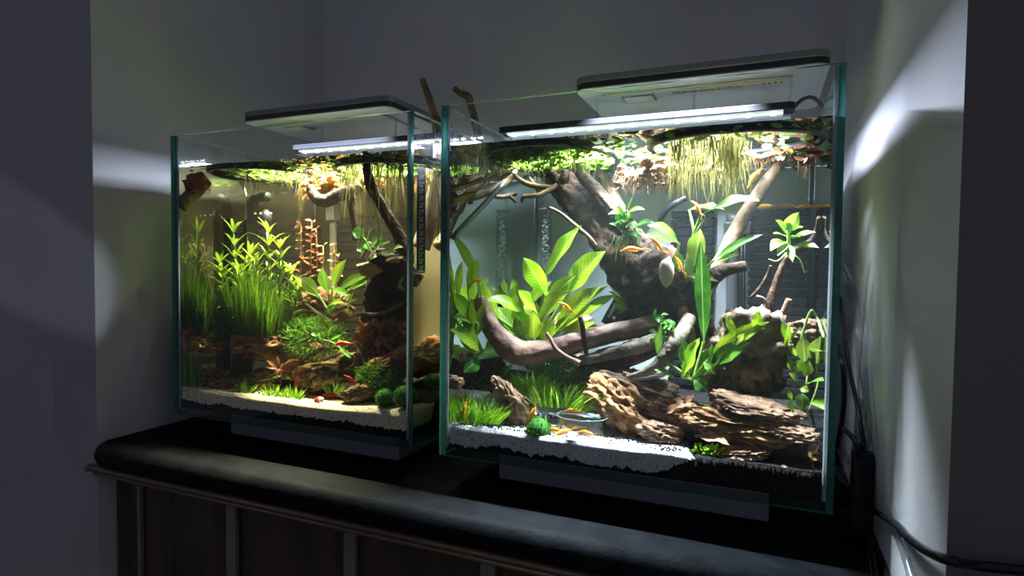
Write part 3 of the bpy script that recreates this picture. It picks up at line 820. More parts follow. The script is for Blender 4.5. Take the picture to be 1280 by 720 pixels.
# tank 1: outlet pipe with elbow
r = thing('filter_outlet', 'black filter outlet pipe with elbow behind the lime stem plants', 'pipe', D(1, 316, 420, .115))
mb = MB(); ptube(mb, 1, [(316, 420, .115, 7), (316, 300, .115, 7), (316, 262, .115, 7), (316, 252, .115, 6.5), (320, 247, .115, 6), (328, 246, .115, 6), (335, 246, .115, 6)], 12, n=40); mb.build('pipe', M['black'], r)
mb = MB(); c = D(1, 331, 272, .118); blob(mb, c, (9 * pxm(c), .010, 11 * pxm(c)), 3, 0); mb.build('dome', M['black'], r)
mb = MB()
for k in range(4): c = D(1, 319 + 6.5 * k, 267, .106); blob(mb, c, (.0022, .0015, .0018), 2, 0)
mb.build('air_bubbles', M['bubble'], r)
mb = MB(); ptube(mb, 1, [(300, 228, .1, 1.6), (306, 238, .1, 1.6), (310, 252, .1, 1.6), (310, 300, .1, 1.6)], 8); tag(mb.build('air_line', M['cleartube']), 'thin clear air line beside the black outlet pipe', 'tube')
c = D(1, 411, 265, .22); s = pxm(c); mb = MB(); mb.box((c.x - 6 * s, c.y, c.z - 11 * s), (c.x + 7 * s, c.y + .02, c.z + 11 * s)); mb.box((c.x - 2 * s, c.y + .004, TZ0 + .045), (c.x + 6 * s, c.y + .012, c.z - 10 * s))
tag(mb.build('internal_filter', mat('filter_grey', (.10, .10, .09), rough=.4), smooth=False, bevel=.002), 'grey filter head on a post behind the hooked wood', 'filter')

# floating rings of black tube
def ring(t, label, cx, cy, rx, ry, a0=0, a1=2 * PI):
    mb = MB(); pts = [Vector((cx + rx * math.cos(a0 + (a1 - a0) * k / 40), cy + ry * math.sin(a0 + (a1 - a0) * k / 40), ZW - .0015)) for k in range(41)]
    tube(mb, pts, .0042, 10, 121)
    o = mb.build('floating_ring', M['blacktube']); tag(o, label, 'ring')
ring(2, 'floating black feeding ring holding the green floaters', -.247, .715, .078, .103)
ring(2, 'floating black feeding ring among the red floaters', -.034, .686, .087, .069)
ring(1, 'floating black feeding ring close to the pale wall', -.698, .690, .076, .078)
ring(1, 'floating black feeding ring round the dark upright branch', -.482, .706, .084, .066)

# thermometer strip on the right pane of tank 1
xR1 = TANK[1]['x'] + TANK[1]['w']
a = atX(521.5, 207, xR1 + .0006); b = atX(531.5, 341, xR1 + .0006)
zt_, zb_ = a.z + .0, b.z
r = thing('thermometer_strip', 'black stick-on thermometer strip on the outside of the glass', 'thermometer', (xR1, (a.y + b.y) / 2, zb_))
mb = MB(); mb.box((xR1 + .0002, a.y, zb_), (xR1 + .0007, b.y, zt_)); mb.build('strip', M['black'], r, smooth=False)
labs = ['34', '32', '30', '29', '28', '27', '26', '25', '24', '23', '22', '21', '20', '18']
hh = zt_ - zb_
for k, s_ in enumerate(labs):
    text_mesh(s_ + '\u00b0', .0088, M['white_ink'], r, (xR1 + .0009, a.y + .0035, zt_ - hh * (.09 + k * .066) - .004), (0, 1, 0), (0, 0, 1), 'digits')
mb = MB(); cc = Vector((xR1 + .0009, (a.y + b.y) / 2, zt_ - .008))
pts = [cc + Vector((0, .0045 * math.cos(q * PI / 8), .0045 * math.sin(q * PI / 8))) for q in range(17)]
tube(mb, pts, .0004, 4, 34, cap=False); mb.build('logo', M['white_ink'], r)
mb = MB(); mb.box((xR1 + .0008, a.y + .001, zb_ + .001), (xR1 + .0009, b.y - .001, zb_ + .003)); mb.build('print', M['white_ink'], r, smooth=False)

# glass feeding dish
c = atZ(727, 541, TZ0 + .036); rpx = 32 * pxm(c)
mb = MB(); n = 40; vs = []; prof = [(rpx * .93, 0), (rpx, .002), (rpx, .017), (rpx * 1.015, .0185), (rpx * .955, .0185), (rpx * .95, .003), (rpx * .9, .0015)]
for (q, z) in prof:
    for k in range(n): vs.append(c + Vector((q * math.cos(2 * PI * k / n), q * .8 * math.sin(2 * PI * k / n), z)))
fs = []
for i in range(len(prof) - 1):
    for k in range(n): fs.append((i * n + k, i * n + (k + 1) % n, (i + 1) * n + (k + 1) % n, (i + 1) * n + k))
mb.add(vs, fs)
DR = thing('feeding_dish', 'clear round glass feeding dish on the white sand', 'dish', c)
mb.build('bowl', glassy('dish_glass', (.93, .96, .96), f0=.12), DR)
mb = MB(); tube(mb, [c + Vector((rpx * math.cos(2 * PI * k / 40), rpx * .8 * math.sin(2 * PI * k / 40), .019)) for k in range(41)], .0006, 6, 81, cap=False)
mb.build('rim', M['acrylic_rim'], DR)

DISH = c

# ================================================================== driftwood
def wood(name, label, t, m, pieces, rough=.16):
    """pieces: (part name, [(u,v,d,r px)...], material)"""
    low = max((p for q in pieces for p in q[1]), key=lambda p: p[1])
    root = thing(name, label, 'driftwood', D(t, *low[:3]))
    for i, q in enumerate(pieces):
        mb = MB(); mx = max(p[3] for p in q[1])
        ptube(mb, t, q[1], 40 if mx > 14 else (14 if mx > 5 else 8), rough * (1.7 if mx > 18 else 1) if mx > 4 else rough * .6, 2.6 if mx > 18 else 1.2, n=max(10, len(q[1]) * (14 if mx > 8 else 7)), seed=i * 7.3 + len(label)); inside(mb, t)
        mb.build(q[0], M[q[2]] if len(q) > 2 else M[m], root)
    return root
wood('driftwood', 'thick dark slanting driftwood trunk reaching up to the water surface', 2, 'wood_dark', [
    ('trunk', [(676, 202, .20, 9), (700, 226, .19, 17), (730, 256, .18, 22), (760, 292, .165, 27), (790, 325, .155, 36), (818, 352, .15, 42), (838, 376, .15, 36), (850, 392, .15, 22)]),
    ('branch', [(716, 205, .15, 5), (735, 228, .15, 8), (765, 262, .14, 10), (795, 305, .14, 14), (812, 335, .14, 16)]),
    ('branch', [(745, 200, .20, 5), (755, 220, .20, 6), (768, 248, .2, 8), (785, 285, .19, 9), (800, 310, .18, 9)], 'wood_tan'),
    ('branch', [(736, 203, .22, 3), (734, 222, .21, 4), (728, 240, .2, 5), (736, 262, .19, 6)], 'wood_orange'),
    ('branch', [(845, 390, .15, 14), (866, 366, .14, 14), (890, 346, .13, 11), (912, 336, .13, 8), (933, 333, .13, 6.5)]),
    ('branch', [(700, 230, .18, 7), (690, 220, .17, 6), (681, 210, .16, 4)]),
    ('branch', [(765, 420, .18, 8), (800, 400, .16, 20), (832, 382, .15, 30), (862, 398, .15, 22), (880, 440, .16, 20)]),
    ('root', [(850, 385, .13, 9), (858, 405, .13, 8), (862, 430, .13, 8), (858, 460, .13, 9)], 'wood_tan'),
    ('root', [(866, 380, .14, 6), (876, 405, .14, 6), (880, 440, .14, 7)], 'wood_tan'),
    ('twig', [(752, 318, .14, 2.4), (738, 298, .13, 2.4), (715, 278, .12, 2.2), (700, 266, .115, 2), (686, 259, .11, 1.8)], 'wood_tan'),
    ('knot', [(775, 358, .13, 4), (781, 356, .135, 5), (790, 354, .145, 6)], 'wood_dark'),
    ('knot', [(802, 388, .13, 6), (800, 378, .135, 8), (798, 366, .14, 9)], 'wood_dark'),
    ('spike', [(707, 212, .165, 4), (705, 224, .17, 7), (702, 238, .18, 9)]),
])
wood('driftwood', 'smooth bent pinkish branch with a sawn upturned end over the moss', 2, 'wood_pink', [
    ('branch', [(599, 372, .055, 8.5), (603, 384, .056, 9), (610, 402, .058, 11), (622, 420, .06, 13), (638, 435, .063, 15.5), (656, 442, .068, 15.5), (685, 438, .075, 14), (720, 428, .085, 13), (760, 418, .095, 12.5), (800, 409, .11, 12), (825, 402, .125, 11)]),
    ('twig', [(683, 416, .055, 2), (688, 424, .056, 2.4), (695, 436, .057, 2.8), (708, 446, .06, 3), (725, 454, .062, 3.4)]),
    ('twig', [(725, 396, .07, 3), (728, 408, .071, 3.4), (730, 425, .075, 3.2), (733, 442, .078, 3)], 'wood_dark'),
    ('knot', [(632, 447, .05, 2), (637, 444, .052, 3.2), (644, 438, .06, 5)]),
], rough=.09)
wood('driftwood', 'split greyish wood strip lying below the bent pinkish branch', 2, 'wood_grey', [
    ('strip', [(718, 451, .08, 4), (735, 449, .08, 6.5), (755, 444, .085, 8), (785, 436, .09, 9), (815, 427, .10, 8), (835, 415, .12, 7)]),
    ('strip', [(722, 462, .085, 4), (760, 456, .09, 8), (800, 446, .10, 8), (830, 434, .11, 6)], 'wood_dark'),
], rough=.22)
wood('driftwood', 'pale grey wood foot with a dark knot hole above the white shard', 2, 'wood_grey', [
    ('foot', [(783, 471, .060, 2), (800, 467, .061, 4.5), (818, 459, .063, 7), (832, 446, .066, 10), (842, 431, .070, 9.5), (852, 416, .08, 9), (862, 398, .10, 9)]),
    ('knot_hole', [(835, 439, .0562, .8), (835, 439, .0580, 3), (836, 439, .064, 3)], 'eye' if False else 'wood_dark'),
], rough=.14)
wood('driftwood', 'straight tan branch slanting up between the filters to the surface', 2, 'wood_tan', [
    ('branch', [(976, 200, .205, 6), (958, 228, .205, 7.5), (938, 258, .205, 8.5), (920, 288, .205, 9), (905, 318, .205, 9), (893, 345, .205, 8.5), (880, 375, .205, 8)]),
], rough=.12)
wood('driftwood', 'dark forked twig carrying the small anubias', 2, 'wood_dark', [
    ('branch', [(987, 318, .16, 4), (977, 338, .165, 5), (969, 360, .17, 6), (962, 385, .175, 7), (956, 408, .18, 7)]),
    ('branch', [(1024, 272, .15, 3), (1022, 287, .15, 4), (1014, 301, .152, 4), (1002, 308, .155, 4), (988, 316, .16, 4)]),
    ('twig', [(964, 332, .15, 2), (957, 350, .155, 2.6), (945, 366, .16, 2.6), (938, 372, .165, 1.5)]),
    ('twig', [(946, 370, .15, 1.6), (955, 374, .155, 1.8), (960, 384, .16, 2)], 'wood_tan'),
], rough=.14)
wood('driftwood', 'short cut brown stick behind the tall craggy rock', 2, 'wood_pink', [
    ('stick', [(987, 374, .13, 4.2), (981, 388, .132, 4.6), (974, 404, .135, 5), (968, 420, .138, 5)])], rough=.1)
wood('driftwood', 'thin orange branches spreading under the green floaters', 2, 'wood_orange', [
    ('branch', [(562, 253, .025, 5), (578, 249, .04, 5), (600, 243, .075, 5.5), (618, 236, .10, 5), (634, 226, .13, 4), (645, 214, .15, 3)]),
    ('branch', [(563, 238, .025, 3.4), (585, 231, .05, 3.2), (604, 224, .08, 3), (620, 214, .12, 2.4)]),
    ('branch', [(610, 240, .095, 3), (622, 246, .11, 3), (636, 245, .125, 3), (646, 242, .13, 2.4)]),
    ('branch', [(634, 243, .125, 2.6), (640, 248, .125, 2.4), (645, 253, .125, 1.6)]),
    ('branch', [(652, 253, .14, 1.8), (655, 246, .14, 3), (672, 244, .15, 3.2), (684, 239, .16, 3.4), (696, 232, .17, 4)]),
    ('branch', [(640, 217, .14, 2.4), (655, 228, .15, 3.4), (672, 233, .16, 3.6), (690, 234, .17, 3)]),
    ('branch', [(662, 222, .16, 2), (670, 235, .16, 2.6), (680, 242, .165, 3)]),
], rough=.16)
wood('driftwood', 'short pale stick poking in from the glass under the orange branches', 2, 'wood_tan', [
    ('stick', [(563, 271, .018, 3), (570, 266, .022, 3), (578, 261, .026, 2.2)])], rough=.08)
# tank 1
wood('driftwood', 'dark upright branch rising through the water from the dark stump', 1, 'wood_dark', [
    ('branch', [(457, 190, .07, 5), (458, 204, .07, 5), (460, 220, .07, 6), (466, 238, .075, 6.5), (477, 257, .08, 6.5), (490, 278, .085, 7), (500, 298, .09, 8.5), (507, 318, .09, 11), (500, 340, .09, 14)]),
    ('stump', [(490, 325, .10, 18), (486, 350, .10, 26), (484, 380, .10, 28), (482, 415, .10, 30), (480, 455, .10, 34)]),
    ('branch', [(460, 330, .07, 5), (475, 322, .075, 11), (495, 330, .08, 15), (512, 344, .085, 12), (525, 352, .09, 8)]),
    ('branch', [(528, 99, .15, 3.6), (531, 108, .15, 4), (537, 124, .15, 4.6), (542, 142, .15, 5.2), (547, 160, .15, 7), (550, 200, .15, 8), (540, 260, .14, 10), (525, 310, .13, 12)], 'wood_tan'),
    ('branch', [(568, 111, .26, 3.6), (577, 117, .26, 4.2), (585, 121, .26, 4.8), (589, 134, .26, 4.6), (594, 156, .25, 5), (598, 190, .24, 6), (585, 250, .22, 8), (550, 310, .17, 10)], 'wood_tan'),
    ('twig', [(468, 312, .08, 2.4), (462, 304, .08, 2.2), (458, 312, .08, 2), (452, 322, .08, 2)], 'wood_tan'),
    ('twig', [(436, 396, .07, 1.8), (452, 392, .07, 2.2), (470, 393, .065, 2.4), (486, 389, .065, 2.6), (503, 379, .07, 2)], 'wood_grey'),
])
wood('driftwood', 'dark hooked wood end hanging just under the orange roots', 1, 'wood_dark', [
    ('hook', [(387, 233, .10, 5), (391, 242, .10, 6.5), (399, 250, .10, 8), (410, 250, .10, 8), (422, 245, .105, 8), (435, 240, .11, 8), (452, 232, .12, 8)]),
    ('branch', [(438, 240, .12, 6), (441, 258, .12, 6), (443, 278, .12, 5), (446, 300, .12, 5)]),
])
wood('driftwood', 'grey-brown wood end with orange roots close to the pale wall', 1, 'wood_grey', [
    ('branch', [(220, 260, .012, 8), (230, 252, .022, 8), (244, 240, .035, 8), (258, 226, .05, 7)])])
wood('driftwood', 'thin dark root arching beside the anubias leaves', 1, 'wood_dark', [
    ('root', [(373, 362, .10, 2.4), (378, 376, .10, 3), (388, 386, .10, 3.2), (402, 396, .10, 3.4), (415, 404, .10, 3.6)])])

# ================================================================== stones
def stone(name, label, t, u, v, d, ext, m, rot=(0, 0, 0), seed=0, cat='stone', group=None, **kw):
    c = D(t, u, v, d); e = [x * pxm(c) for x in ext]
    rm = (Matrix.Rotation(math.radians(rot[2]), 3, 'Z') @ Matrix.Rotation(math.radians(rot[1]), 3, 'Y') @ Matrix.Rotation(math.radians(rot[0]), 3, 'X'))
    mb = MB(); rock(mb, c, e, rm, seed, **kw); inside(mb, t)
    return tag(mb.build(name, M[m]), label, cat, group)
stone('dragon_stone', 'pitted brown stone leaning diagonally beside the green moss ball', 2, 640, 503, .045, (17, 16, 36), 'stone_pink', (10, -38, 0), 3, pits=.2)
stone('dragon_stone', 'small brown stone against the glass behind the front grass', 2, 566, 478, .03, (15, 12, 9), 'stone_pink', (0, 0, 0), 5)
stone('dragon_stone', 'yellowish stone between the grass and the big brown slab', 2, 722, 489, .085, (24, 18, 14), 'stone_olive', (0, 0, 10), 8)
stone('dragon_stone', 'big amber brown stone slab behind the glass dish', 2, 779, 508, .065, (54, 30, 25), 'stone_brown', (25, 32, 0), 11, lamp=.14)
stone('dragon_stone', 'dark layered stone ridge under the white shard', 2, 796, 484, .085, (58, 26, 15), 'stone_dark', (10, 14, 0), 14, layer=11, lamp=.2)
stone('dragon_stone', 'low brown stone at the edge of the white sand', 2, 826, 541, .045, (30, 20, 14), 'stone_pink', (0, 6, 0), 17)
stone('dragon_stone', 'crumbly reddish stone behind the low brown stone', 2, 842, 516, .07, (38, 24, 18), 'stone_brown', (0, 8, 0), 19, amp=.42)
stone('dragon_stone', 'tall craggy grey-brown rock behind the bright fern', 2, 936, 445, .10, (46, 34, 62), 'stone_dark', (0, 4, 0), 23, amp=.34, lamp=.2, layer=5, sub=5)
stone('dragon_stone', 'upright shoulder stone left of the tall craggy rock', 2, 905, 468, .085, (26, 20, 40), 'stone_dark', (0, -8, 0), 27, lamp=.16)
stone('dragon_stone', 'flat layered brown stone on the black soil', 2, 925, 530, .045, (68, 32, 17), 'stone_brown', (12, 4, 0), 31, layer=12, lamp=.26, sub=5)
stone('dragon_stone', 'thin tan stone flake on top of the flat layered stone', 2, 945, 510, .05, (54, 26, 9), 'stone_pink', (14, 7, 0), 34, layer=9, lamp=.2)
stone('dragon_stone', 'pointed tan stone flake reaching over the black soil', 2, 985, 540, .035, (33, 20, 8), 'stone_pink', (10, 2, 0), 37, lamp=.2)
stone('dragon_stone', 'brown stone flake lying lowest on the black soil', 2, 925, 565, .022, (34, 16, 7), 'stone_pink', (20, -8, 0), 41, lamp=.2)
stone('dragon_stone', 'rounded tan stone behind the broad leaves by the glass', 2, 1010, 416, .16, (26, 20, 18), 'stone_pink', (0, 0, 0), 45, pits=.03)
stone('white_shard', 'pinkish white flat shard under the grey wood foot', 2, 812, 470, .085, (27, 12, 5), 'pinkwhite', (0, -14, 0), 47, amp=.15, pits=0, lamp=.02)
stone('dragon_stone', 'dark mound of stone behind the bent branch', 2, 715, 458, .14, (60, 30, 20), 'stone_dark', (0, 0, 0), 49)
stone('dragon_stone', 'dark stone below the sword plant by the glass', 2, 600, 462, .075, (34, 22, 24), 'stone_dark', (0, 0, 0), 51)
# tank 1
stone('dragon_stone', 'dark brown stone ledge below the hairgrass by the glass', 1, 245, 424, .022, (26, 18, 16), 'stone_brown', (0, 0, 0), 53, layer=9)
stone('dragon_stone', 'flat orange-brown stone below the hairgrass', 1, 268, 434, .035, (20, 16, 8), 'bark_orange', (0, -4, 0), 55, layer=9)
stone('bark_piece', 'furrowed brown bark piece lying on the beige sand', 1, 277, 475, .035, (29, 16, 13), 'stone_pink', (6, 8, 0), 57, cat='bark', layer=8, lamp=.3, pits=.25)
stone('dragon_stone', 'olive brown stone beside the little red plant', 1, 328, 473, .05, (22, 18, 13), 'stone_olive', (0, 0, 0), 59)
stone('dragon_stone', 'brown stone under the big hairgrass clump', 1, 328, 432, .06, (40, 26, 20), 'stone_brown', (0, 0, 0), 61)
stone('dragon_stone', 'mossy olive stone behind the red shrimp', 1, 405, 465, .065, (42, 28, 22), 'stone_olive', (10, -12, 0), 63, amp=.4, pits=.25)
stone('dragon_stone', 'low olive stone at the sand edge by the moss clump', 1, 447, 492, .03, (24, 15, 11), 'stone_olive', (0, -18, 0), 65, pits=.2)
stone('dragon_stone', 'shadowed dark stone under the moss bush', 1, 385, 452, .09, (48, 30, 26), 'stone_brown', (0, 0, 0), 67)
stone('dragon_stone', 'reddish brown stone behind the anubias', 1, 405, 385, .14, (38, 24, 24), 'bark_orange', (0, 0, 0), 69)
stone('bark_log', 'split orange-brown log leaning behind the moss clump', 1, 486, 462, .06, (50, 22, 19), 'bark_orange', (18, -27, 8), 71, cat='log', layer=10, lamp=.2, amp=.24, sub=5)
stone('bark_piece', 'crumbly dark bark mound below the dark stump', 1, 480, 420, .09, (36, 26, 30), 'bark_orange', (0, 0, 0), 73, cat='bark', amp=.4, pits=.3)
stone('pebble', 'small white pebble among the red shrimp', 1, 400, 499, .022, (5, 5, 3.2), 'pinkwhite', (0, 0, 0), 75, cat='pebble', amp=.1, sub=3, pits=0, lamp=0)
stone('dragon_stone', 'orange-brown stone behind the stump near the dim moss ball', 1, 540, 446, .14, (34, 22, 24), 'bark_orange', (0, -20, 0), 77)

# wood chips
for pts, d, lab in (([(445, 333), (461, 329), (478, 340), (462, 347), (452, 345)], .06, 'tan wood chip leaning on the front of the dark stump'), ([(482, 327), (492, 323), (503, 323), (496, 331)], .06, 'small tan wood chip on top of the dark stump')):
    mb = MB(); a = [D(1, u, v, d + .012 * k / len(pts)) for k, (u, v) in enumerate(pts)]; n = len(a)
    mb.add(a + [p + Vector((0, .002, .003)) for p in a], [tuple(range(n - 1, -1, -1)), tuple(range(n, 2 * n))] + [(i, (i + 1) % n, n + (i + 1) % n, n + i) for i in range(n)])
    tag(mb.build('wood_chip', M['chip'], smooth=False), lab, 'wood chip')

# ================================================================== plants
def plant(name, label, t, base, leaves, m, cat='plant', group=None, petiole=.0, wave=.0, shape=.9, fold=.12, stems=(), seg=9, nrm=(0, -.75, .65)):
    """leaves: (bu, bv, bd, tu, tv, td, width px, arch px up, arch px toward camera[, material])"""
    root = thing(name, label, cat, D(t, *base), group)
    for L in leaves:
        b = D(t, *L[:3]); e = D(t, *L[3:6]); s = pxm(b)
        mb = MB()
        nn = Vector(nrm) + Vector((R(-.5, .5), R(-.2, .2), R(-.2, .2)))
        leaf(mb, b, e, L[6] * s, Vector((0, -L[8] * s, L[7] * s)), nn, seg, petiole, fold, wave, shape); inside(mb, t)
        mb.build('leaf', M[L[9]] if len(L) > 9 else m, root)
    for S in stems:
        mb = MB(); ptube(mb, t, S, 7); mb.build('stem', m, root)
    return root
SW = (672, 440, .12)
sl = [
    (682, 346, .12, 727, 282, .10, 34, 4, 6, 'limeleaf'), (684, 372, .12, 654, 322, .09, 26, 10, 8), (708, 368, .12, 757, 314, .10, 36, 8, 6),
    (682, 374, .11, 720, 345, .085, 16, 6, 4), (672, 392, .10, 648, 362, .075, 24, 2, 6), (655, 392, .10, 606, 376, .06, 18, 14, 4),
    (624, 398, .10, 603, 352, .08, 20, 4, 4), (636, 376, .13, 630, 346, .12, 18, 2, 2, 'limeleaf'), (696, 408, .11, 752, 358, .09, 26, 8, 8),
    (704, 410, .10, 752, 380, .08, 16, 6, 6), (672, 402, .10, 712, 364, .08, 28, 6, 8, 'limeleaf'), (665, 420, .11, 640, 385, .09, 26, 0, 6),
    (668, 425, .10, 668, 388, .08, 22, 0, 6), (652, 420, .12, 618, 382, .11, 24, 4, 4), (690, 420, .11, 718, 388, .10, 18, 4, 4),
    (636, 430, .09, 606, 437, .06, 20, 10, 4), (640, 442, .09, 592, 452, .055, 26, 8, 4, 'midleaf'), (628, 452, .08, 598, 478, .05, 28, 6, 4, 'darkleaf'),
    (640, 455, .08, 628, 474, .06, 16, 2, 4, 'midleaf'), (700, 425, .12, 745, 402, .12, 20, 6, 2), (660, 380, .14, 690, 352, .14, 22, 3, 2, 'limeleaf'),
    (655, 425, .09, 644, 395, .075, 16, 0, 4, 'midleaf'), (685, 430, .09, 684, 396, .08, 20, 0, 4), (700, 380, .14, 738, 340, .13, 22, 6, 2),
    (720, 400, .14, 772, 368, .14, 20, 5, 3), (650, 405, .14, 642, 356, .14, 20, 2, 2, 'limeleaf'),
]
for k in range(16):
    tu = R(612, 765); tv = R(345, 410) - 10 * (abs(tu - 690) < 40); q = R(.35, .6)
    sl.append((672 + (tu - 672) * q, 432 + (tv - 432) * q, .13, tu, tv, R(.10, .17), R(14, 24), R(2, 10), R(0, 5), random.choice(['sword', 'limeleaf', 'sword'])))
stm = [[(672, 440, .12, 2), (b[0] * .4 + 672 * .6, b[1] * .5 + 440 * .5, .115, 1.8), (b[0], b[1], b[2], 1.5)] for b in sl[:18]]
plant('sword_plant', 'large bright green sword plant behind the bent pinkish branch', 2, SW, sl, M['sword'], stems=stm, wave=.03, seg=11)
ll = [
    (600, 352, .055, 562, 287, .022, 15, 4, 2, 'limeleaf'), (585, 362, .04, 598, 324, .045, 14, 6, 2), (572, 372, .025, 578, 326, .02, 14, 6, 2), (568, 395, .02, 562, 342, .014, 16, 2, 2),
    (590, 400, .04, 562, 366, .014, 20, 6, 2), (598, 404, .045, 566, 398, .016, 18, 8, 2), (604, 440, .05, 562, 412, .015, 22, 10, 2), (585, 420, .035, 590, 372, .035, 18, 0, 2),
    (596, 420, .045, 606, 378, .05, 16, 2, 2), (590, 440, .04, 574, 405, .03, 18, 2, 2, 'midleaf'), (600, 452, .045, 580, 466, .03, 22, 4, 2, 'darkleaf'),
]
plant('sword_plant', 'smaller bright green sword plant beside the tank corner', 2, (592, 445, .045), ll, M['sword'], wave=.03,
      stems=[[(592, 445, .045, 1.8), (b[0], b[1], b[2], 1.5)] for b in ll], nrm=(.3, -.8, .5))
# buce on the trunk
bl = []
for k in range(30):
    a = R(0, 2 * PI); q = R(8, 24); u0, v0 = 786 + R(-10, 10), 280 + R(-8, 14)
    bl.append((u0, v0, .115, u0 + q * math.cos(a), v0 - q * .75 * math.sin(a) - 3, R(.085, .115), R(7, 11), R(1, 5), R(0, 4)))
bl += [(782, 265, .11, 791, 246, .10, 10, 2, 2, 'midleaf'), (784, 266, .105, 806, 262, .09, 9, 5, 2, 'midleaf'), (780, 268, .105, 760, 268, .09, 8, 4, 2, 'midleaf'), (779, 270, .10, 768, 258, .09, 9, 3, 2, 'midleaf')]
plant('bucephalandra', 'small dark green plant growing on top of the slanting trunk', 2, (785, 295, .12), bl, M['darkleaf'], seg=6)
mb = MB()
for k in range(30):
    b = D(2, R(768, 800), R(290, 300), .11); blade(mb, b, b + Vector((R(-.006, .006), -.004, -R(.008, .03))), .0012, (R(-.003, .003), -.003, 0))
tag(mb.build('hanging_roots', M['oliveleaf']), 'thin green roots hanging over the slanting trunk', 'roots', kind='stuff')
# crypt with big leaves
cl = [
    (850, 304, .13, 805, 297, .09, 34, 9, 6, 'oliveleaf'), (846, 300, .14, 808, 281, .12, 20, 6, 3, 'midleaf'), (868, 330, .12, 876, 286, .10, 25, 2, 4, 'oliveleaf'),
    (878, 268, .13, 949, 250, .08, 30, 9, 6, 'darkleaf'), (893, 324, .10, 953, 293, .07, 15, 5, 4, 'darkleaf'), (890, 330, .10, 928, 318, .08, 10, 4, 4, 'midleaf'),
    (850, 340, .12, 846, 312, .11, 14, 2, 2, 'oliveleaf'), (858, 345, .115, 898, 352, .10, 12, 6, 2, 'oliveleaf'), (870, 345, .11, 884, 318, .10, 12, 2, 3, 'midleaf'),
    (862, 262, .14, 905, 262, .12, 20, 5, 3, 'midleaf'),
]
plant('cryptocoryne', 'broad-leaved plant with long stalks above the trunk base', 2, (858, 352, .13), cl, M['midleaf'], wave=.05,
      stems=[[(852, 352, .13, 2), (846, 325, .13, 2), (849, 304, .13, 1.7)], [(856, 352, .13, 2), (862, 310, .13, 2), (876, 268, .13, 1.8)], [(860, 352, .13, 2), (868, 300, .13, 2), (862, 262, .14, 1.6)],
             [(862, 350, .12, 2), (868, 330, .12, 1.6)], [(866, 352, .11, 1.6), (893, 324, .10, 1.4)], [(858, 352, .125, 1.5), (866, 300, .12, 1.5), (880, 275, .12, 1.4)]])
# java fern: long ribbed leaves
jl = [
    (880, 426, .075, 876, 300, .07, 21, 2, 8, 'darkleaf'), (852, 472, .055, 874, 422, .05, 28, 0, 6), (822, 444, .06, 826, 404, .06, 9, 0, 3, 'midleaf'),
    (884, 450, .055, 962, 402, .05, 20, 10, 6), (888, 456, .055, 938, 428, .045, 22, 5, 5, 'midleaf'), (872, 470, .06, 905, 440, .05, 20, 3, 4, 'darkleaf'), (945, 412, .05, 948, 388, .05, 14, 0, 3), (920, 425, .05, 906, 392, .05, 12, 2, 2),
    (862, 470, .065, 852, 420, .06, 20, 0, 4, 'darkleaf'), (880, 472, .06, 890, 430, .055, 22, 0, 4, 'darkleaf'), (868, 475, .055, 885, 490, .05, 18, 2, 3, 'darkleaf'), (842, 472, .06, 818, 462, .055, 10, 5, 2, 'midleaf'), (930, 415, .05, 920, 432, .045, 9, 0, 2), (880, 452, .05, 895, 468, .045, 12, 3, 3, 'midleaf'),
]
plant('java_fern', 'fern with long ribbed upright leaves before the trunk base', 2, (866, 475, .06), jl, M['sword'], wave=.07,
      stems=[[(866, 475, .06, 2), (b[0], b[1], b[2], 1.6)] for b in jl[:8]])
# small leafy growth at the joint of the branches
gl = []
for k in range(34):
    u0, v0 = R(818, 840), R(392, 425); a = R(0, 2 * PI); q = R(6, 13)
    gl.append((u0, v0, .085, u0 + q * math.cos(a), v0 - q * math.sin(a), R(.06, .085), R(5, 8), 2, 2))
plant('bucephalandra', 'tangle of tiny dark leaves where the branches meet', 2, (828, 425, .085), gl, M['darkleaf'], seg=5)
# anubias on the right twig
al_ = [
    (985, 290, .14, 999, 265, .12, 16, 3, 4, 'oliveleaf'), (983, 292, .14, 969, 275, .12, 13, 3, 3, 'oliveleaf'), (988, 291, .14, 1004, 284, .12, 9, 3, 3, 'midleaf'), (990, 299, .14, 1019, 290, .125, 9, 4, 3, 'midleaf'),
    (983, 296, .14, 966, 292, .12, 9, 3, 3, 'midleaf'), (982, 302, .135, 963, 314, .11, 17, 8, 4, 'oliveleaf'), (986, 306, .13, 991, 328, .11, 10, 2, 5, 'midleaf'), (992, 308, .14, 1024, 310, .12, 11, 5, 4, 'oliveleaf'),
    (984, 304, .13, 972, 320, .11, 12, 3, 4, 'oliveleaf'), (988, 298, .14, 1000, 296, .12, 8, 3, 3), (984, 286, .14, 984, 272, .13, 9, 1, 3),
]
plant('anubias', 'small pale green anubias on the forked dark twig', 2, (986, 316, .15), al_, M['midleaf'], seg=8,
      stems=[[(986, 315, .15, 2.2), (986, 300, .142, 2.2), (985, 288, .14, 1.6)], [(988, 315, .145, .8), (1000, 325, .14, .7), (1006, 342, .138, .5)], [(984, 315, .145, .8), (972, 326, .14, .7), (961, 324, .138, .5)]])
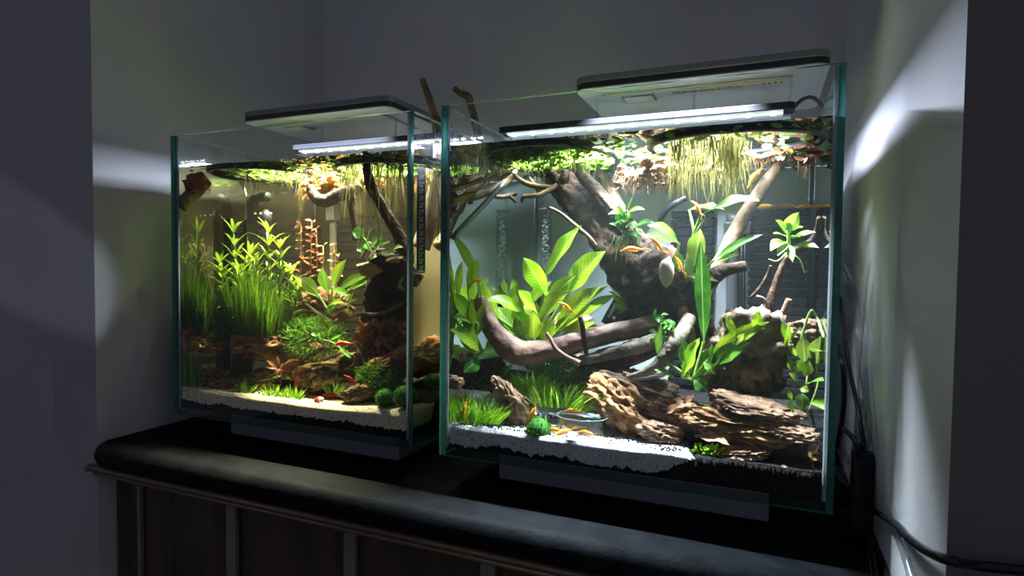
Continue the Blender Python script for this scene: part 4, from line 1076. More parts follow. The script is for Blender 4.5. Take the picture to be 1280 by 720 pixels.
# plants by the right pane
rl = [
    (982, 440, .08, 986, 402, .075, 9, 1, 3, 'limeleaf'), (984, 430, .08, 1001, 408, .075, 5, 3, 2, 'limeleaf'), (1006, 452, .09, 1003, 420, .085, 20, 1, 4, 'oliveleaf'), (1020, 455, .085, 1026, 420, .08, 26, 1, 4, 'oliveleaf'),
    (990, 455, .075, 1008, 466, .07, 16, 6, 4, 'limeleaf'), (985, 450, .075, 995, 470, .07, 11, 4, 4, 'limeleaf'), (1010, 480, .06, 1030, 476, .055, 16, 4, 3, 'midleaf'), (998, 478, .06, 986, 466, .06, 9, 3, 2, 'oliveleaf'),
    (1003, 492, .055, 1002, 514, .05, 16, 4, 4, 'midleaf'), (1018, 500, .05, 1030, 512, .045, 16, 5, 3, 'midleaf'), (1005, 470, .07, 1012, 452, .07, 16, 1, 3, 'limeleaf'), (982, 425, .08, 978, 400, .08, 7, 0, 2), (990, 500, .06, 985, 488, .06, 7, 2, 2), (1000, 486, .055, 1012, 490, .05, 10, 3, 3, 'limeleaf'), (996, 445, .08, 984, 432, .075, 7, 2, 2, 'limeleaf'),
    (1012, 440, .09, 1033, 440, .08, 14, 3, 3, 'oliveleaf'), (992, 515, .05, 984, 500, .05, 8, 2, 2, 'midleaf'),
]
plant('leafy_plant', 'bushy green plant with broad leaves beside the tall craggy rock', 2, (1000, 520, .06), rl, M['sword'], seg=8,
      stems=[[(1000, 520, .06, 1.2), (992, 480, .07, 1.2), (984, 440, .08, 1.1)], [(1002, 520, .06, 1.2), (1008, 480, .07, 1.2), (1010, 450, .085, 1.1)], [(1010, 515, .055, 1), (1022, 480, .07, 1), (1020, 455, .085, 1)]])
mb = MB(); ptube(mb, 2, [(1000, 432, .11, 1.6), (1006, 408, .11, 1.7), (1014, 388, .11, 1.4), (1022, 400, .11, 1.6), (1030, 422, .11, 1.8)], 7)
tag(mb.build('pale_stalk', M['palegreen']), 'pale bent stalk above the rounded tan stone', 'plant stalk')
# fine fern behind the trunk
fl = []
for k in range(9):
    u0 = 782 + k * 4.5; v1 = 342 + abs(k - 4) * 6 + R(-4, 4)
    for j in range(8):
        v = 405 - (405 - v1) * (j + 1) / 8
        for sgn in (-1, 1): fl.append((u0 - j * 1.4, v, .17, u0 - j * 1.4 + sgn * R(9, 14), v - R(4, 9), .165, R(3, 4.5), 2, 1))
root = plant('water_fern', 'feathery light green fern behind the thick trunk', 2, (795, 408, .17), [], M['limeleaf'], stems=[[(790 + k * 3, 408, .17, 1), (782 + k * 4.5 - 10, 342 + abs(k - 4) * 6, .17, .6)] for k in range(9)])
mb = MB()
for L in fl:
    b = D(2, *L[:3]); e = D(2, *L[3:6]); leaf(mb, b, e, L[6] * pxm(b), (0, -.001, .001), (R(-.3, .3), -.8, .5), 4, 0, .1, 0, .9, cols=2)
tag(mb.build('leaflets', M['limeleaf'], root), kind='stuff')

# grasses, mosses
def tuft(name, label, t, u, v, d, wpx, hpx, dd, n, m, width=1.6, lean=.35, cat='grass', group=None, jit=1.0):
    mb = MB(); c = D(t, u, v, d); s = pxm(c)
    for k in range(n):
        x = R(-1, 1) * wpx * s * .5; y = R(-1, 1) * dd
        gz = floor_z(t, c.x + x, d + y)
        b = Vector((c.x + x, c.y + y, min(c.z, gz + .03) if v < 500 and False else c.z + R(-2, 2) * s))
        h = hpx * s * R(.55, 1.0) * (1 - .35 * abs(x / (wpx * s * .5)) ** 2)
        tip = b + Vector((x * lean + R(-1, 1) * h * .28 * jit, R(-1, 1) * h * .25 * jit, h))
        lo_, hi_ = TANK[t]['x'] + GT + .002, TANK[t]['x'] + TANK[t]['w'] - GT - .002; ylo = TANK[t]['y'] + GT + .002
        b.x = min(max(b.x, lo_), hi_); tip.x = min(max(tip.x, lo_), hi_); b.y = max(b.y, ylo); tip.y = max(tip.y, ylo)
        blade(mb, b, tip, width * s * R(.7, 1.2), (R(-1, 1) * h * .08, R(-1, .5) * h * .08, h * .12), 4)
    o = mb.build(name, m); tag(o, label, cat, group)
    return o
tuft('grass_tuft', 'thick bright green grass tuft on the sand by the tank corner', 2, 582, 524, .030, 56, 34, .018, 230, M['grass'], 2.0, .9, jit=2.0)
tuft('grass_tuft', 'bright green grass tuft at the foot of the pitted stone', 2, 608, 526, .022, 36, 30, .010, 110, M['grass'], 2.0, .9, jit=2.0)
tuft('grass_tuft', 'wide green grass patch behind the glass dish', 2, 702, 506, .065, 72, 32, .02, 240, M['grass'], 1.9, .8, jit=2.0)
tuft('grass_tuft', 'green grass patch between the pitted stone and the bent branch', 2, 672, 490, .085, 50, 28, .02, 150, M['grass'], 1.9, .8, jit=2.0)
tuft('grass_tuft', 'sparse dark grass on the flat layered stone', 2, 965, 556, .028, 62, 22, .006, 60, M['hairgrass'], 1.5, 1.2, jit=2)
def moss_bush(name, label, t, u, v, d, ext, n, m, width=1.4, lpx=10, cat='moss'):
    mb = MB(); c = D(t, u, v, d); s = pxm(c)
    for k in range(n):
        a = Vector((random.gauss(0, 1), random.gauss(0, 1), random.gauss(0, 1))); a.normalize(); q = R(.35, 1) ** .6
        b = c + Vector((a.x * ext[0] * q, a.y * ext[2] * q, a.z * ext[1] * q)) * s
        tip = b + (a * .6 + Vector((R(-1, 1), R(-1, 1), R(-.6, 1)))) * lpx * s * .6
        blade(mb, b, tip, width * s * R(.7, 1.4), (R(-1, 1) * 2 * s, R(-1, 1) * 2 * s, 2 * s), 3)
    return tag(inside(mb, t).build(name, m), label, cat)
moss_bush('moss_clump', 'dark moss in the shade below the bent pinkish branch', 2, 700, 460, .085, (42, 16, 18), 700, M['moss'], 1.5, 12)
moss_bush('moss_clump', 'yellow-green moss on the low stones behind the strip of wood', 2, 765, 462, .10, (32, 9, 16), 300, M['moss'], 1.5, 8)
moss_bush('bright_moss', 'bright green sprig at the end of the white sand', 2, 893, 566, .018, (14, 9, 8), 130, M['grass'], 3.0, 7)
moss_bush('bright_moss', 'tiny green sprig at the brown flake beside the white sand', 2, 872, 562, .02, (6, 6, 5), 40, M['grass'], 2.6, 6)
moss_bush('moss_bush', 'dense dark green moss bush in the middle of the planted tank', 1, 392, 425, .07, (48, 28, 24), 1300, M['moss'], 1.7, 13)
moss_bush('moss_clump', 'green moss clump behind the moss balls', 1, 474, 474, .045, (33, 22, 18), 1000, M['moss'], 1.5, 11)
moss_bush('moss_clump', 'sparse moss over the stone ledge by the hairgrass', 1, 262, 420, .03, (20, 6, 10), 120, M['moss'], 1.5, 8)
def moss_ball(label, t, u, v, d, rpx, group=None):
    c = D(t, u, v, d); r = rpx * pxm(c)
    root = thing('moss_ball', label, 'moss ball', c - Vector((0, 0, r)), group)
    mb = MB(); blob(mb, c, (r, r, r * .95), 3, .06, 3, seed=u); mb.build('ball', M['mossball'], root)
    mb = MB()
    for k in range(700):
        a = Vector((random.gauss(0, 1), random.gauss(0, 1), random.gauss(0, 1))).normalized()
        b = c + a * r * .97; blade(mb, b, b + (a + Vector((R(-1, 1), R(-1, 1), R(-1, 1))) * .5) * r * .16, r * .06, (0, 0, 0), 2)
    tag(mb.build('fuzz', M['moss'], root), kind='stuff')
moss_ball('round green moss ball on the white sand beside the pitted stone', 2, 673, 537, .020, 15)
moss_ball('small round moss ball on the beige sand before the moss clump', 1, 481, 497, .020, 11)
moss_ball('large round moss ball on the beige sand at the tank corner', 1, 507, 495, .022, 14)
moss_ball('dim moss ball on the beige sand behind the large one', 1, 541, 478, .065, 11)

# tank 1 plants
def octopus(label, t, base, tip, n, lpx, group):
    b = D(t, *base); e = D(t, *tip); s = pxm(b)
    root = thing('stem_plant', label, 'plant', b, group)
    mb = MB(); tube(mb, [b, (b + e) / 2 + Vector((R(-.003, .003), 0, 0)), e], [.0014, .0013, .0009], 6, 8); mb.build('stem', M['octopus'], root)
    mb = MB()
    for k in range(n):
        q = k / (n - 1); c = b.lerp(e, .12 + .88 * q)
        for j in range(6):
            a = 2 * PI * (j + .5 * (k % 2)) / 6 + R(-.2, .2); L = lpx * s * R(.55, 1.15) * (1 - .2 * q)
            dirv = Vector((math.cos(a), math.sin(a), .15 + .95 * q + R(-.35, .35)))
            tipv = c + dirv.normalized() * L
            leaf(mb, c, tipv, 3.6 * s, Vector((0, 0, L * .28)), (math.cos(a) * -.5, math.sin(a) * -.5, 1), 5, 0, .1, 0, .75, cols=2, pw=.3)
    tag(inside(mb, t).build('narrow_leaves', M['octopus'], root), kind='stuff')
og = 'lime stem plants behind the hairgrass'
for k, (b, e) in enumerate((((300, 400, .075), (292, 292, .07)), ((335, 400, .085), (336, 292, .08)), ((300, 400, .085), (312, 322, .08)), ((350, 400, .09), (350, 312, .085)), ((322, 400, .08), (320, 330, .075)),
                           ((365, 400, .095), (362, 340, .09)), ((285, 395, .05), (275, 330, .046)), ((360, 410, .085), (375, 360, .085)), ((300, 410, .06), (300, 345, .055)))):
    octopus('lime green stem plant with whorls of narrow leaves behind the hairgrass', 1, b, e, 7, 31, og)
tuft('hairgrass_clump', 'wide dense clump of fine dark green hairgrass', 1, 316, 417, .055, 84, 88, .020, 900, M['hairgrass'], 1.5, .15, jit=.9)
tuft('hairgrass_clump', 'fine dark green hairgrass clump by the glass near the pale wall', 1, 246, 415, .022, 46, 84, .012, 420, M['hairgrass'], 1.5, .15, jit=.9)
tuft('hairgrass_clump', 'small hairgrass clump between the two brown stones', 1, 302, 468, .04, 24, 52, .008, 130, M['hairgrass'], 1.4, .3, jit=.8)
tuft('grass_tuft', 'bright ribbon-leaved tuft on the beige sand by the glass', 1, 243, 487, .020, 22, 52, .006, 34, M['grass'], 4.2, 1.0)
tuft('grass_tuft', 'thin bright blades against the glass beside the ribbon-leaved tuft', 1, 230, 484, .014, 10, 48, .004, 12, M['grass'], 3.4, .6)
for k, (u, v, d, w, h, lab) in enumerate(((308, 493, .018, 18, 20, 'bright little grass tuft on the beige sand beside the bark piece'), (343, 495, .018, 26, 16, 'low grass tuft on the beige sand below the little red plant'),
                               (367, 498, .018, 22, 18, 'low grass tuft on the beige sand beside the red shrimp'), (418, 491, .04, 22, 16, 'low grass tuft behind the red shrimp'), (270, 470, .04, 18, 14, 'small leafy tuft on top of the bark piece'))):
    tuft('grass_tuft', lab, 1, u, v, d, w, h, .005, 46, M['grass'], 1.9, 1.0)
# anubias clumps of tank 1
plant('anubias', 'anubias with large pointed green leaves beside the dark stump', 1, (412, 392, .085), [
    (398, 368, .085, 376, 347, .075, 17, 4, 3, 'oliveleaf'), (411, 366, .08, 403, 334, .07, 19, 1, 4, 'midleaf'), (416, 358, .085, 433, 324, .08, 17, 2, 3, 'limeleaf'), (422, 364, .09, 464, 343, .08, 15, 7, 3, 'midleaf'),
    (436, 362, .085, 462, 352, .075, 14, 3, 3, 'midleaf'), (408, 384, .075, 431, 379, .065, 9, 7, 3, 'limeleaf'), (416, 362, .085, 438, 372, .075, 9, 6, 3, 'midleaf'), (434, 392, .075, 444, 360, .075, 9, 2, 3, 'limeleaf'), (436, 378, .075, 447, 374, .07, 6, 2, 2),
    (436, 386, .075, 432, 392, .07, 7, 2, 2), (400, 372, .09, 386, 358, .09, 10, 2, 2, 'darkleaf')], M['midleaf'],
    stems=[[(412, 392, .085, 1.6), (b[0], b[1], b[2], 1.3)] for b in ((398, 368, .085), (411, 366, .08), (416, 358, .085), (422, 364, .09), (436, 362, .085), (408, 384, .075))])
plant('anubias', 'round-leaved anubias on top of the dark stump', 1, (470, 325, .075), [
    (455, 297, .07, 440, 291, .06, 18, 5, 3), (460, 300, .07, 466, 286, .06, 18, 3, 3), (463, 310, .068, 478, 298, .06, 14, 4, 3, 'midleaf'), (470, 312, .07, 488, 302, .06, 16, 4, 4), (476, 316, .065, 494, 318, .055, 10, 5, 3, 'oliveleaf'),
    (490, 314, .07, 504, 309, .06, 9, 4, 3, 'oliveleaf'), (462, 314, .065, 456, 304, .06, 10, 2, 3, 'midleaf'), (455, 316, .065, 446, 312, .06, 8, 3, 2), (472, 320, .065, 462, 326, .055, 7, 3, 3, 'midleaf'), (505, 345, .07, 497, 363, .065, 5, 1, 2, 'limeleaf'), (506, 365, .07, 500, 356, .065, 5, 1, 2, 'limeleaf')],
    M['darkleaf'], stems=[[(470, 325, .075, 1.4), (455, 297, .07, 1.1)], [(470, 325, .075, 1.4), (476, 316, .065, 1)], [(472, 324, .075, 1.3), (492, 330, .07, 1), (490, 314, .07, .9)]])
# red stem plants at the back of tank 1
def red_stems(label, cols, d, m):
    for (u, v0, v1) in cols:
        b = D(1, u, v0, d); e = D(1, u + R(-3, 3), v1, d); s = pxm(b)
        root = thing('red_stem_plant', label, 'plant', b, label)
        mb = MB(); tube(mb, [b, e], .0011, 6, 4); mb.build('stem', M['brownleaf'], root)
        n = int((v0 - v1) / 7.5)
        for k in range(n):
            c = b.lerp(e, k / (n - 1))
            for sg in (-1, 1):
                a = (k % 2) * 1.2 + R(-.9, .9)
                mb = MB(); leaf(mb, c, c + Vector((sg * math.cos(a) * R(5, 11), -abs(math.sin(a)) * 8, R(-3, 6))) * s, R(3.5, 6.5) * s, (0, 0, 2 * s), (0, -.6, .8), 4, 0, .1, 0, .9, cols=2); mb.build('leaf', M[m], root)
red_stems('tall copper-red stem plant in front of the sponge filter', ((376, 350, 283), (388, 350, 277), (397, 345, 287)), .17, 'redleaf')
red_stems('short coppery stem plant beside the filter post', ((404, 350, 308), (416, 350, 306), (424, 345, 318)), .16, 'brownleaf')
plant('red_rosette', 'little reddish plant with a crimson heart above the olive stone', 1, (351, 482, .04), [
    (350, 460, .04, 333, 450, .03, 6, 2, 2, 'brownleaf'), (351, 459, .04, 347, 443, .032, 8, 1, 2, 'brownleaf'), (352, 459, .04, 366, 450, .03, 6, 2, 2, 'brownleaf'), (350, 461, .038, 332, 459, .028, 6, 2, 2), (352, 461, .038, 362, 463, .028, 7, 2, 2), (351, 462, .036, 344, 470, .028, 7, 2, 3), (353, 462, .036, 358, 474, .028, 7, 2, 3),
    (350, 460, .036, 355, 456, .026, 8, 1, 1), (351, 470, .036, 338, 474, .028, 7, 3, 2, 'oliveleaf'), (352, 471, .036, 364, 474, .028, 7, 3, 2, 'oliveleaf')], M['redleaf'], stems=[[(351, 482, .04, 1.2), (351, 460, .04, 1)]])
plant('red_sprig', 'tiny reddish-brown sprig on the black soil in the corner', 2, (1018, 592, .012), [(1014, 570, .012, 1024, 556, .01, 6, 2, 1, 'brownleaf'), (1014, 572, .012, 1010, 564, .01, 6, 1, 1, 'brownleaf'), (1014, 574, .012, 1022, 575, .01, 4, 1, 1, 'brownleaf')], M['brownleaf'], stems=[[(1018, 592, .012, 1), (1014, 572, .012, .9)]])
plant('green_runner', 'leafy green runner in the shade below the anubias', 1, (405, 430, .05), [(u, v, .05, u + du, v + dv, .045, 6, 2, 2) for u, v, du, dv in ((410, 420, 10, -14), (413, 425, 14, -6), (405, 424, -8, -8), (420, 430, 8, -4), (425, 436, 9, 6), (432, 440, 7, 8), (398, 420, -9, -3))], M['midleaf'],
      stems=[[(400, 424, .05, .9), (415, 428, .05, .9), (432, 440, .05, .9)]])

# fallen leaves
for k, (t, b, e, w, lab) in enumerate(((2, (850, 512, .05), (872, 494, .045), 12, 'yellow fallen leaf on the reddish stone'), (2, (868, 545, .03), (912, 556, .012), 16, 'pale brown fallen leaf on the black soil'), (2, (690, 402, .12), (742, 398, .11), 22, 'brown curled dead leaf behind the bent branch'),
                                      (2, (830, 520, .05), (858, 506, .04), 14, 'rusty crumpled leaf on the crumbly stone'), (2, (848, 530, .04), (880, 522, .035), 12, 'dark red fallen leaf beside the flat layered stone'), (2, (985, 585, .010), (972, 588, .010), 5, 'tiny orange leaf scrap on the black soil'))):
    mb = MB(); p, q = D(t, *b), D(t, *e); leaf(mb, p, q, w * pxm(p), (0, 0, .004), (0, -.5, .85), 8, 0, .2, .12, .9)
    tag(mb.build('fallen_leaf', M['litter']), lab, 'leaf')

# ================================================================== floating plants and roots
def floaters(t, label, n, m, rmin=.003, rmax=.0065, region=None, name='floating_plants', lay=.004):
    T = TANK[t]; mb = MB()
    for k in range(n):
        for _ in range(20):
            x = R(T['x'] + .012, T['x'] + T['w'] - .012); y = R(T['y'] + .011, T['y'] + T['d'] - .015)
            if region is None or region(x, y): break
        else: continue
        r = R(rmin, rmax); z = ZW - .0008 - R(0, 1) ** 2 * lay
        tilt = Matrix.Rotation(R(-.5, .5), 3, 'X') @ Matrix.Rotation(R(-.5, .5), 3, 'Y')
        c = Vector((x, y, z)); seg = 7
        vs = [c] + [c + tilt @ Vector((r * math.cos(2 * PI * j / seg), r * R(.75, 1.1) * math.sin(2 * PI * j / seg), -.0012 + .0008 * (j % 2))) for j in range(seg)]
        vs = [Vector((v.x, v.y, min(v.z, ZW - .0004))) for v in vs]
        mb.add(vs, [(0, 1 + j, 1 + (j + 1) % seg) for j in range(seg)])
    return tag(mb.build(name, m), label, 'floating plants', kind='stuff')
inring = lambda x, y: ((x + .247) / .074) ** 2 + ((y - .715) / .099) ** 2 < 1
inring2 = lambda x, y: ((x + .034) / .083) ** 2 + ((y - .686) / .065) ** 2 < 1
i1 = lambda x, y: ((x + .698) / .072) ** 2 + ((y - .690) / .074) ** 2 < 1
i2 = lambda x, y: ((x + .482) / .080) ** 2 + ((y - .706) / .062) ** 2 < 1
floaters(2, 'carpet of small green floaters inside the feeding ring over the orange branches', 420, M['floater'], .004, .008, inring)
floaters(2, 'loose green floaters spread over the surface outside the rings of the clear tank', 420, M['floater'], .003, .0065, lambda x, y: not inring(x, y) and not inring2(x, y) and not (x < -.30 and y < .66))
floaters(2, 'few yellow-green floaters inside the ring of the red floaters', 60, M['oliveleaf'], .003, .006, inring2)
floaters(1, 'carpet of tiny yellow-green floaters on the water of the planted tank', 760, M['floater'], .0025, .006, lambda x, y: not i1(x, y) or y > .66)
def rootmass(t, label, region, n, m, name='hanging_roots', lmin=.01, lmax=.04, width=.0009):
    mb = MB()
    for k in range(n):
        u, v, d, hv = region()
        p = D(t, u, v, d); p.z = ZW - .002
        L = R(lmin, lmax) * hv
        blade(mb, p, p + Vector((R(-.25, .25) * L, R(-.2, .2) * L, -L)), width * R(.7, 1.5), (R(-.15, .15) * L, R(-.1, .1) * L, 0), 4)
    return tag(inside(mb, t).build(name, m), label, 'roots', kind='stuff')
rootmass(2, 'short green roots hanging under the carpet of green floaters', lambda: (R(570, 750), 200, R(.03, .2), 1), 420, M['roots'], lmin=.008, lmax=.028)
rootmass(2, 'long olive root bundles hanging beside the brown root mass', lambda: (random.choice([842, 850, 862, 875, 890, 905]) + random.gauss(0, 5), 190, R(.05, .10), random.choice([.4, .7, 1])), 260, M['roots'], lmin=.03, lmax=.07)
rootmass(2, 'olive root bundle hanging above the big crypt leaf', lambda: (random.gauss(915, 9), 190, R(.06, .10), 1), 150, M['roots'], lmin=.02, lmax=.06)
rootmass(1, 'feathery yellow roots hanging in front of the dark upright branch', lambda: (random.choice([430, 436, 444, 470, 482, 492, 500]) + random.gauss(0, 3.5), 210, R(.05, .12), random.choice([.35, .6, 1])), 230, M['roots'], lmin=.03, lmax=.08)
rootmass(1, 'feathery pale roots hanging behind the thermometer strip', lambda: (R(520, 560), 210, R(.10, .2), random.choice([.4, .7, 1])), 120, M['roots'], lmin=.03, lmax=.10)
rootmass(1, 'thin short roots hanging under the tiny floaters', lambda: (R(300, 420), 210, R(.04, .2), 1), 160, M['roots'], lmin=.006, lmax=.03)
# feathered single roots of tank 1
for k, pts in enumerate(([(449, 232, .06), (453, 260, .06), (452, 290, .06), (448, 312, .06)], [(462, 236, .055), (470, 265, .055), (474, 288, .055), (472, 306, .055)], [(374, 232, .10), (376, 260, .10), (373, 300, .10), (378, 318, .10)], [(545, 230, .10), (549, 260, .10), (547, 300, .10)])):
    p = [D(1, *q) for q in pts]; mb = MB(); tube(mb, p, .0006, 5, 20)
    C = catmull([tuple(q) for q in p], 46)
    for c in C:
        for s_ in (-1, 1):
            b = Vector(c); blade(mb, b, b + Vector((s_ * R(.004, .009), R(-.003, .003), -R(.004, .010))), .0006, (0, 0, .001), 2)
    tag(mb.build('feather_root', M['roots']), ['feathered pale root left of the dark upright branch', 'feathered pale root curling in front of the dark upright branch', 'long thin pale root before the copper-red stems', 'feathered pale root behind the thermometer strip'][k], 'root')
def brown_mass(name, label, t, u, v, d, ext, m, seed):
    c = D(t, u, v, d); s = pxm(c)
    root = thing(name, label, 'root mass', c)
    mb = MB()
    for k in range(70):
        x, y, z = R(-1, 1), R(-1, 1), R(-1, .7)
        if x * x + y * y + z * z > 1.05: continue
        q = R(3.0, 7.0) * s
        p = c + Vector((x * ext[0], y * ext[0] * .35, z * ext[1])) * s
        if p.z + q > ZW - .001: p.z = ZW - .001 - q
        blob(mb, p, (q * R(.8, 1.3), q, q * R(.5, 1.0)), 2, .5, 2.2, seed=seed + k)
    inside(mb, t).build('matted_core', m, root)
    mb = MB()
    for k in range(420):
        a = Vector((R(-1, 1) * ext[0], R(-1, 1) * ext[0] * .3, R(-.9, .6) * ext[1])) * s
        b = c + a; blade(mb, b, b + Vector((R(-1, 1) * 6, R(-1, .5) * 7, -R(2, 16))) * s, .0008, (0, 0, 0), 3)
    tag(inside(mb, t).build('fibres', m, root), kind='stuff')
brown_mass('root_mass', 'matted rusty brown root mass hanging under the surface', 2, 812, 217, .11, (46, 20), M['rootbrown'], 2)
brown_mass('root_mass', 'smaller brown root mass behind the olive root bundles', 2, 880, 208, .12, (30, 18), M['rootbrown'], 5)
brown_mass('root_mass', 'orange root mass over the hooked wood end', 1, 402, 232, .12, (30, 11), M['rootorange'], 9)
brown_mass('root_mass', 'orange root mass on the wood end by the pale wall', 1, 240, 228, .03, (24, 11), M['rootorange'], 13)
brown_mass('root_mass', 'orange root mass behind the thermometer strip', 1, 540, 222, .17, (22, 11), M['rootorange'], 17)
brown_mass('root_mass', 'orange root mass behind the dark upright branch', 1, 470, 222, .17, (24, 10), M['rootorange'], 21)
# red floaters
fg = 'red-leaved floaters by the glass'
for k, (u, v, r, m) in enumerate(((1018, 163, 9, 'redfloat'), (1012, 174, 9, 'redfloat'), (1003, 185, 10, 'redfloat'), (1021, 182, 8, 'redfloat'), (1014, 194, 9, 'redfloat'), (975, 190, 11, 'redfloat'), (962, 193, 9, 'yellowfloat'), (985, 189, 6, 'yellowfloat'), (948, 196, 7, 'yellowfloat'), (940, 192, 6, 'redfloat'), (1024, 192, 7, 'yellowfloat'), (970, 200, 8, 'redfloat'), (1000, 200, 8, 'redfloat'), (1010, 202, 7, 'yellowfloat'))):
    c = D(2, u, v, .10 + .004 * (k % 4)); s = pxm(c)
    root = thing('red_floater', ('rusty red floater with round leaves in the corner of the clear tank' if m == 'redfloat' else 'amber yellow floater with round leaves in the corner of the clear tank'), 'floating plant', c, fg)
    for j in range(3):
        a = R(0, 2 * PI); mb = MB()
        cc = c + Vector((math.cos(a), math.sin(a) * .4, R(-.3, .3))) * r * s * .45
        tilt = Matrix.Rotation(R(.3, 1.0), 3, 'X') @ Matrix.Rotation(R(-.5, .5), 3, 'Y')
        vs = [cc] + [cc + tilt @ Vector((math.cos(2 * PI * q / 12), math.sin(2 * PI * q / 12), .18)) * r * s * .75 for q in range(12)]
        vs = [Vector((q.x, q.y, min(q.z, ZW - .0006))) for q in vs]
        mb.add(vs, [(0, 1 + q, 1 + (q + 1) % 12) for q in range(12)]); mb.build('leaf', M[m], root)
    mb = MB()
    for j in range(9): blade(mb, c, c + Vector((R(-8, 8), R(-4, 4), -R(8, 24))) * s, .0008, (0, 0, 0), 3)
    mb.build('roots', M['rootbrown'], root)

# ================================================================== animals
def shrimp_mesh(name, m):
    mb = MB()
    P_ = [(-.0115, 0, .0010, .0004), (-.009, 0, .0022, .0013), (-.006, 0, .0034, .0019), (-.002, 0, .0040, .0023), (.002, 0, .0038, .0023), (.0055, 0, .0034, .0019), (.008, 0, .0033, .0012), (.0098, 0, .0038, .0004)]
    tube(mb, [p[:3] for p in P_], [p[3] for p in P_], 10, 22)
    for a in (-.5, 0, .5):
        leaf(mb, (-.0108, 0, .0012), (-.0148, math.sin(a) * .004, .0004), .0022, (0, 0, 0), (0, 0, 1), 3, 0, 0, 0, 1, cols=2, pw=.4)
    for k in range(5):
        for s in (-1, 1):
            x = .004 - k * .0022; tube(mb, [(x, s * .0012, .0026), (x + .0006, s * .003, .0014), (x + .001, s * .0034, 0)], .00022, 4, 4)
    for k in range(4):
        for s in (-1, 1):
            x = -.003 - k * .0018; tube(mb, [(x, s * .0008, .002), (x - .0004, s * .0012, .0004)], .00035, 4, 3)
    for s in (-1, 1):
        tube(mb, [(.0088, s * .0006, .0038), (.014, s * .003, .0055), (.020, s * .006, .003)], .00014, 4, 8)
        tube(mb, [(.0088, s * .0006, .0038), (.013, s * .001, .0068), (.016, s * .0015, .008)], .00012, 4, 6)
    e0 = len(mb.f)
    for s in (-1, 1): blob(mb, (.0072, s * .0013, .0041), (.0006, .0006, .0006), 1, 0, 1, mi=1)
    return mb.build(name, [M[m], M['eye']], origin=(0, 0, 0))
SHR = {}
def shrimp(t, u, v, d, rz, rx=0, ry=0, label='', group='', m='shrimp_y', sc=1.0, drop=False):
    if m not in SHR: o = SHR[m] = shrimp_mesh('shrimp', m)
    else: o = SHR[m].copy(); COL.objects.link(o)
    p = D(t, u, v, d)
    o.location = p; o.rotation_euler = (math.radians(rx), math.radians(ry), math.radians(rz)); o.scale = (sc,) * 3
    tag(o, label, 'shrimp', group)
def onfloor(t, u, v):        # depth at which the pixel meets the substrate
    best = .03
    for k in range(60):
        d = .008 + k * .002; p = D(t, u, v, d)
        if p.z <= floor_z(t, p.x, d) + .0022: return d
        best = d
    return best
ys = 'yellow shrimp beside and in the glass dish'
for (u, v, rz, lab) in ((692, 541, 5, 'yellow shrimp between the moss ball and the glass dish'), (705, 543, 60, 'yellow shrimp standing slantwise under the near rim of the glass dish'), (715, 536, 170, 'yellow shrimp in the middle of the glass dish'), (727, 539, 20, 'yellow shrimp in the glass dish beside the middle one'), (733, 545, -20, 'yellow shrimp on the white sand before the glass dish')):
    shrimp(2, u, v, onfloor(2, u, v), rz, 0, 0, lab, ys)
shrimp(2, 668, 520, .022, 20, 0, -62, 'yellow shrimp climbing on the moss ball', None)
shrimp(2, 719, 517, .05, 8, 0, 4, 'yellow shrimp above the rim of the glass dish', None)
shrimp(2, 583, 512, .018, 80, 0, -80, 'yellow shrimp upright in the grass tuft by the tank corner', None)
zf = [(957, 'long yellow shrimp on the filter top nearest the tan branch'), (983, 'yellow shrimp on the middle of the wide filter top'), (1008, 'yellow shrimp on the filter top in the glass corner')]
for k, (u, lab) in enumerate(zf):
    q = D(2, u, 262, .245); o_ = shrimp(2, u, 261, .245, (0, 170, 5)[k], 0, 0, lab, 'yellow shrimp on the wide sponge filter', sc=1.05)
shrimp(2, 947, 222, .19, 20, 0, -48, 'yellow shrimp climbing the straight tan branch', None, sc=1.2)
shrimp(2, 870, 262, .09, -30, 0, 60, 'yellow shrimp on the stalk of the big crypt leaf', None, sc=.8)
shrimp(2, 791, 315, .075, 10, 0, 4, 'yellow shrimp on the front of the slanting trunk', None, sc=1.0)
shrimp(2, 819, 308, .085, 20, 0, 52, 'yellow shrimp on the edge of the slanting trunk near the crypt', None, sc=1.0)
shrimp(2, 847, 332, .09, 20, 0, 70, 'yellow shrimp beside the cream seed pod', None, sc=.8)
shrimp(2, 706, 386, .07, 30, 0, 40, 'yellow shrimp on a sword plant leaf', None, sc=.9)
shrimp(2, 597, 353, .045, 15, 0, -10, 'yellow shrimp on a leaf of the smaller sword plant', None, sc=.7)
rs = 'red shrimp on the beige sand'
for (u, v, rz, lab) in ((377, 494, -5, 'red shrimp on the beige sand at the edge of the low grass tuft'), (396, 491, 60, 'red shrimp turned endwise just behind the white pebble'), (397, 503, -30, 'red shrimp on the beige sand in front of the white pebble'), (409, 489, 25, 'red shrimp on the beige sand below the mossy olive stone'),
                       (411, 497, 15, 'red shrimp on the beige sand touching the white pebble'), (419, 498, 30, 'short red shrimp between the white pebble and the low olive stone'), (437, 502, -4, 'red shrimp on the beige sand at the low olive stone')):
    shrimp(1, u, v, onfloor(1, u, v), rz, 0, 0, lab, rs, 'shrimp_r', sc=1.05)
shrimp(1, 430, 433, .04, 8, 0, 0, 'red shrimp swimming beside the moss bush', None, 'shrimp_r', sc=1.15)
shrimp(1, 438, 478, .03, 20, 0, 50, 'red shrimp climbing beside the moss clump', None, 'shrimp_r', sc=.9)
shrimp(1, 373, 478, .03, 10, 0, -70, 'red shrimp upright at the olive stone', None, 'shrimp_r', sc=.9)
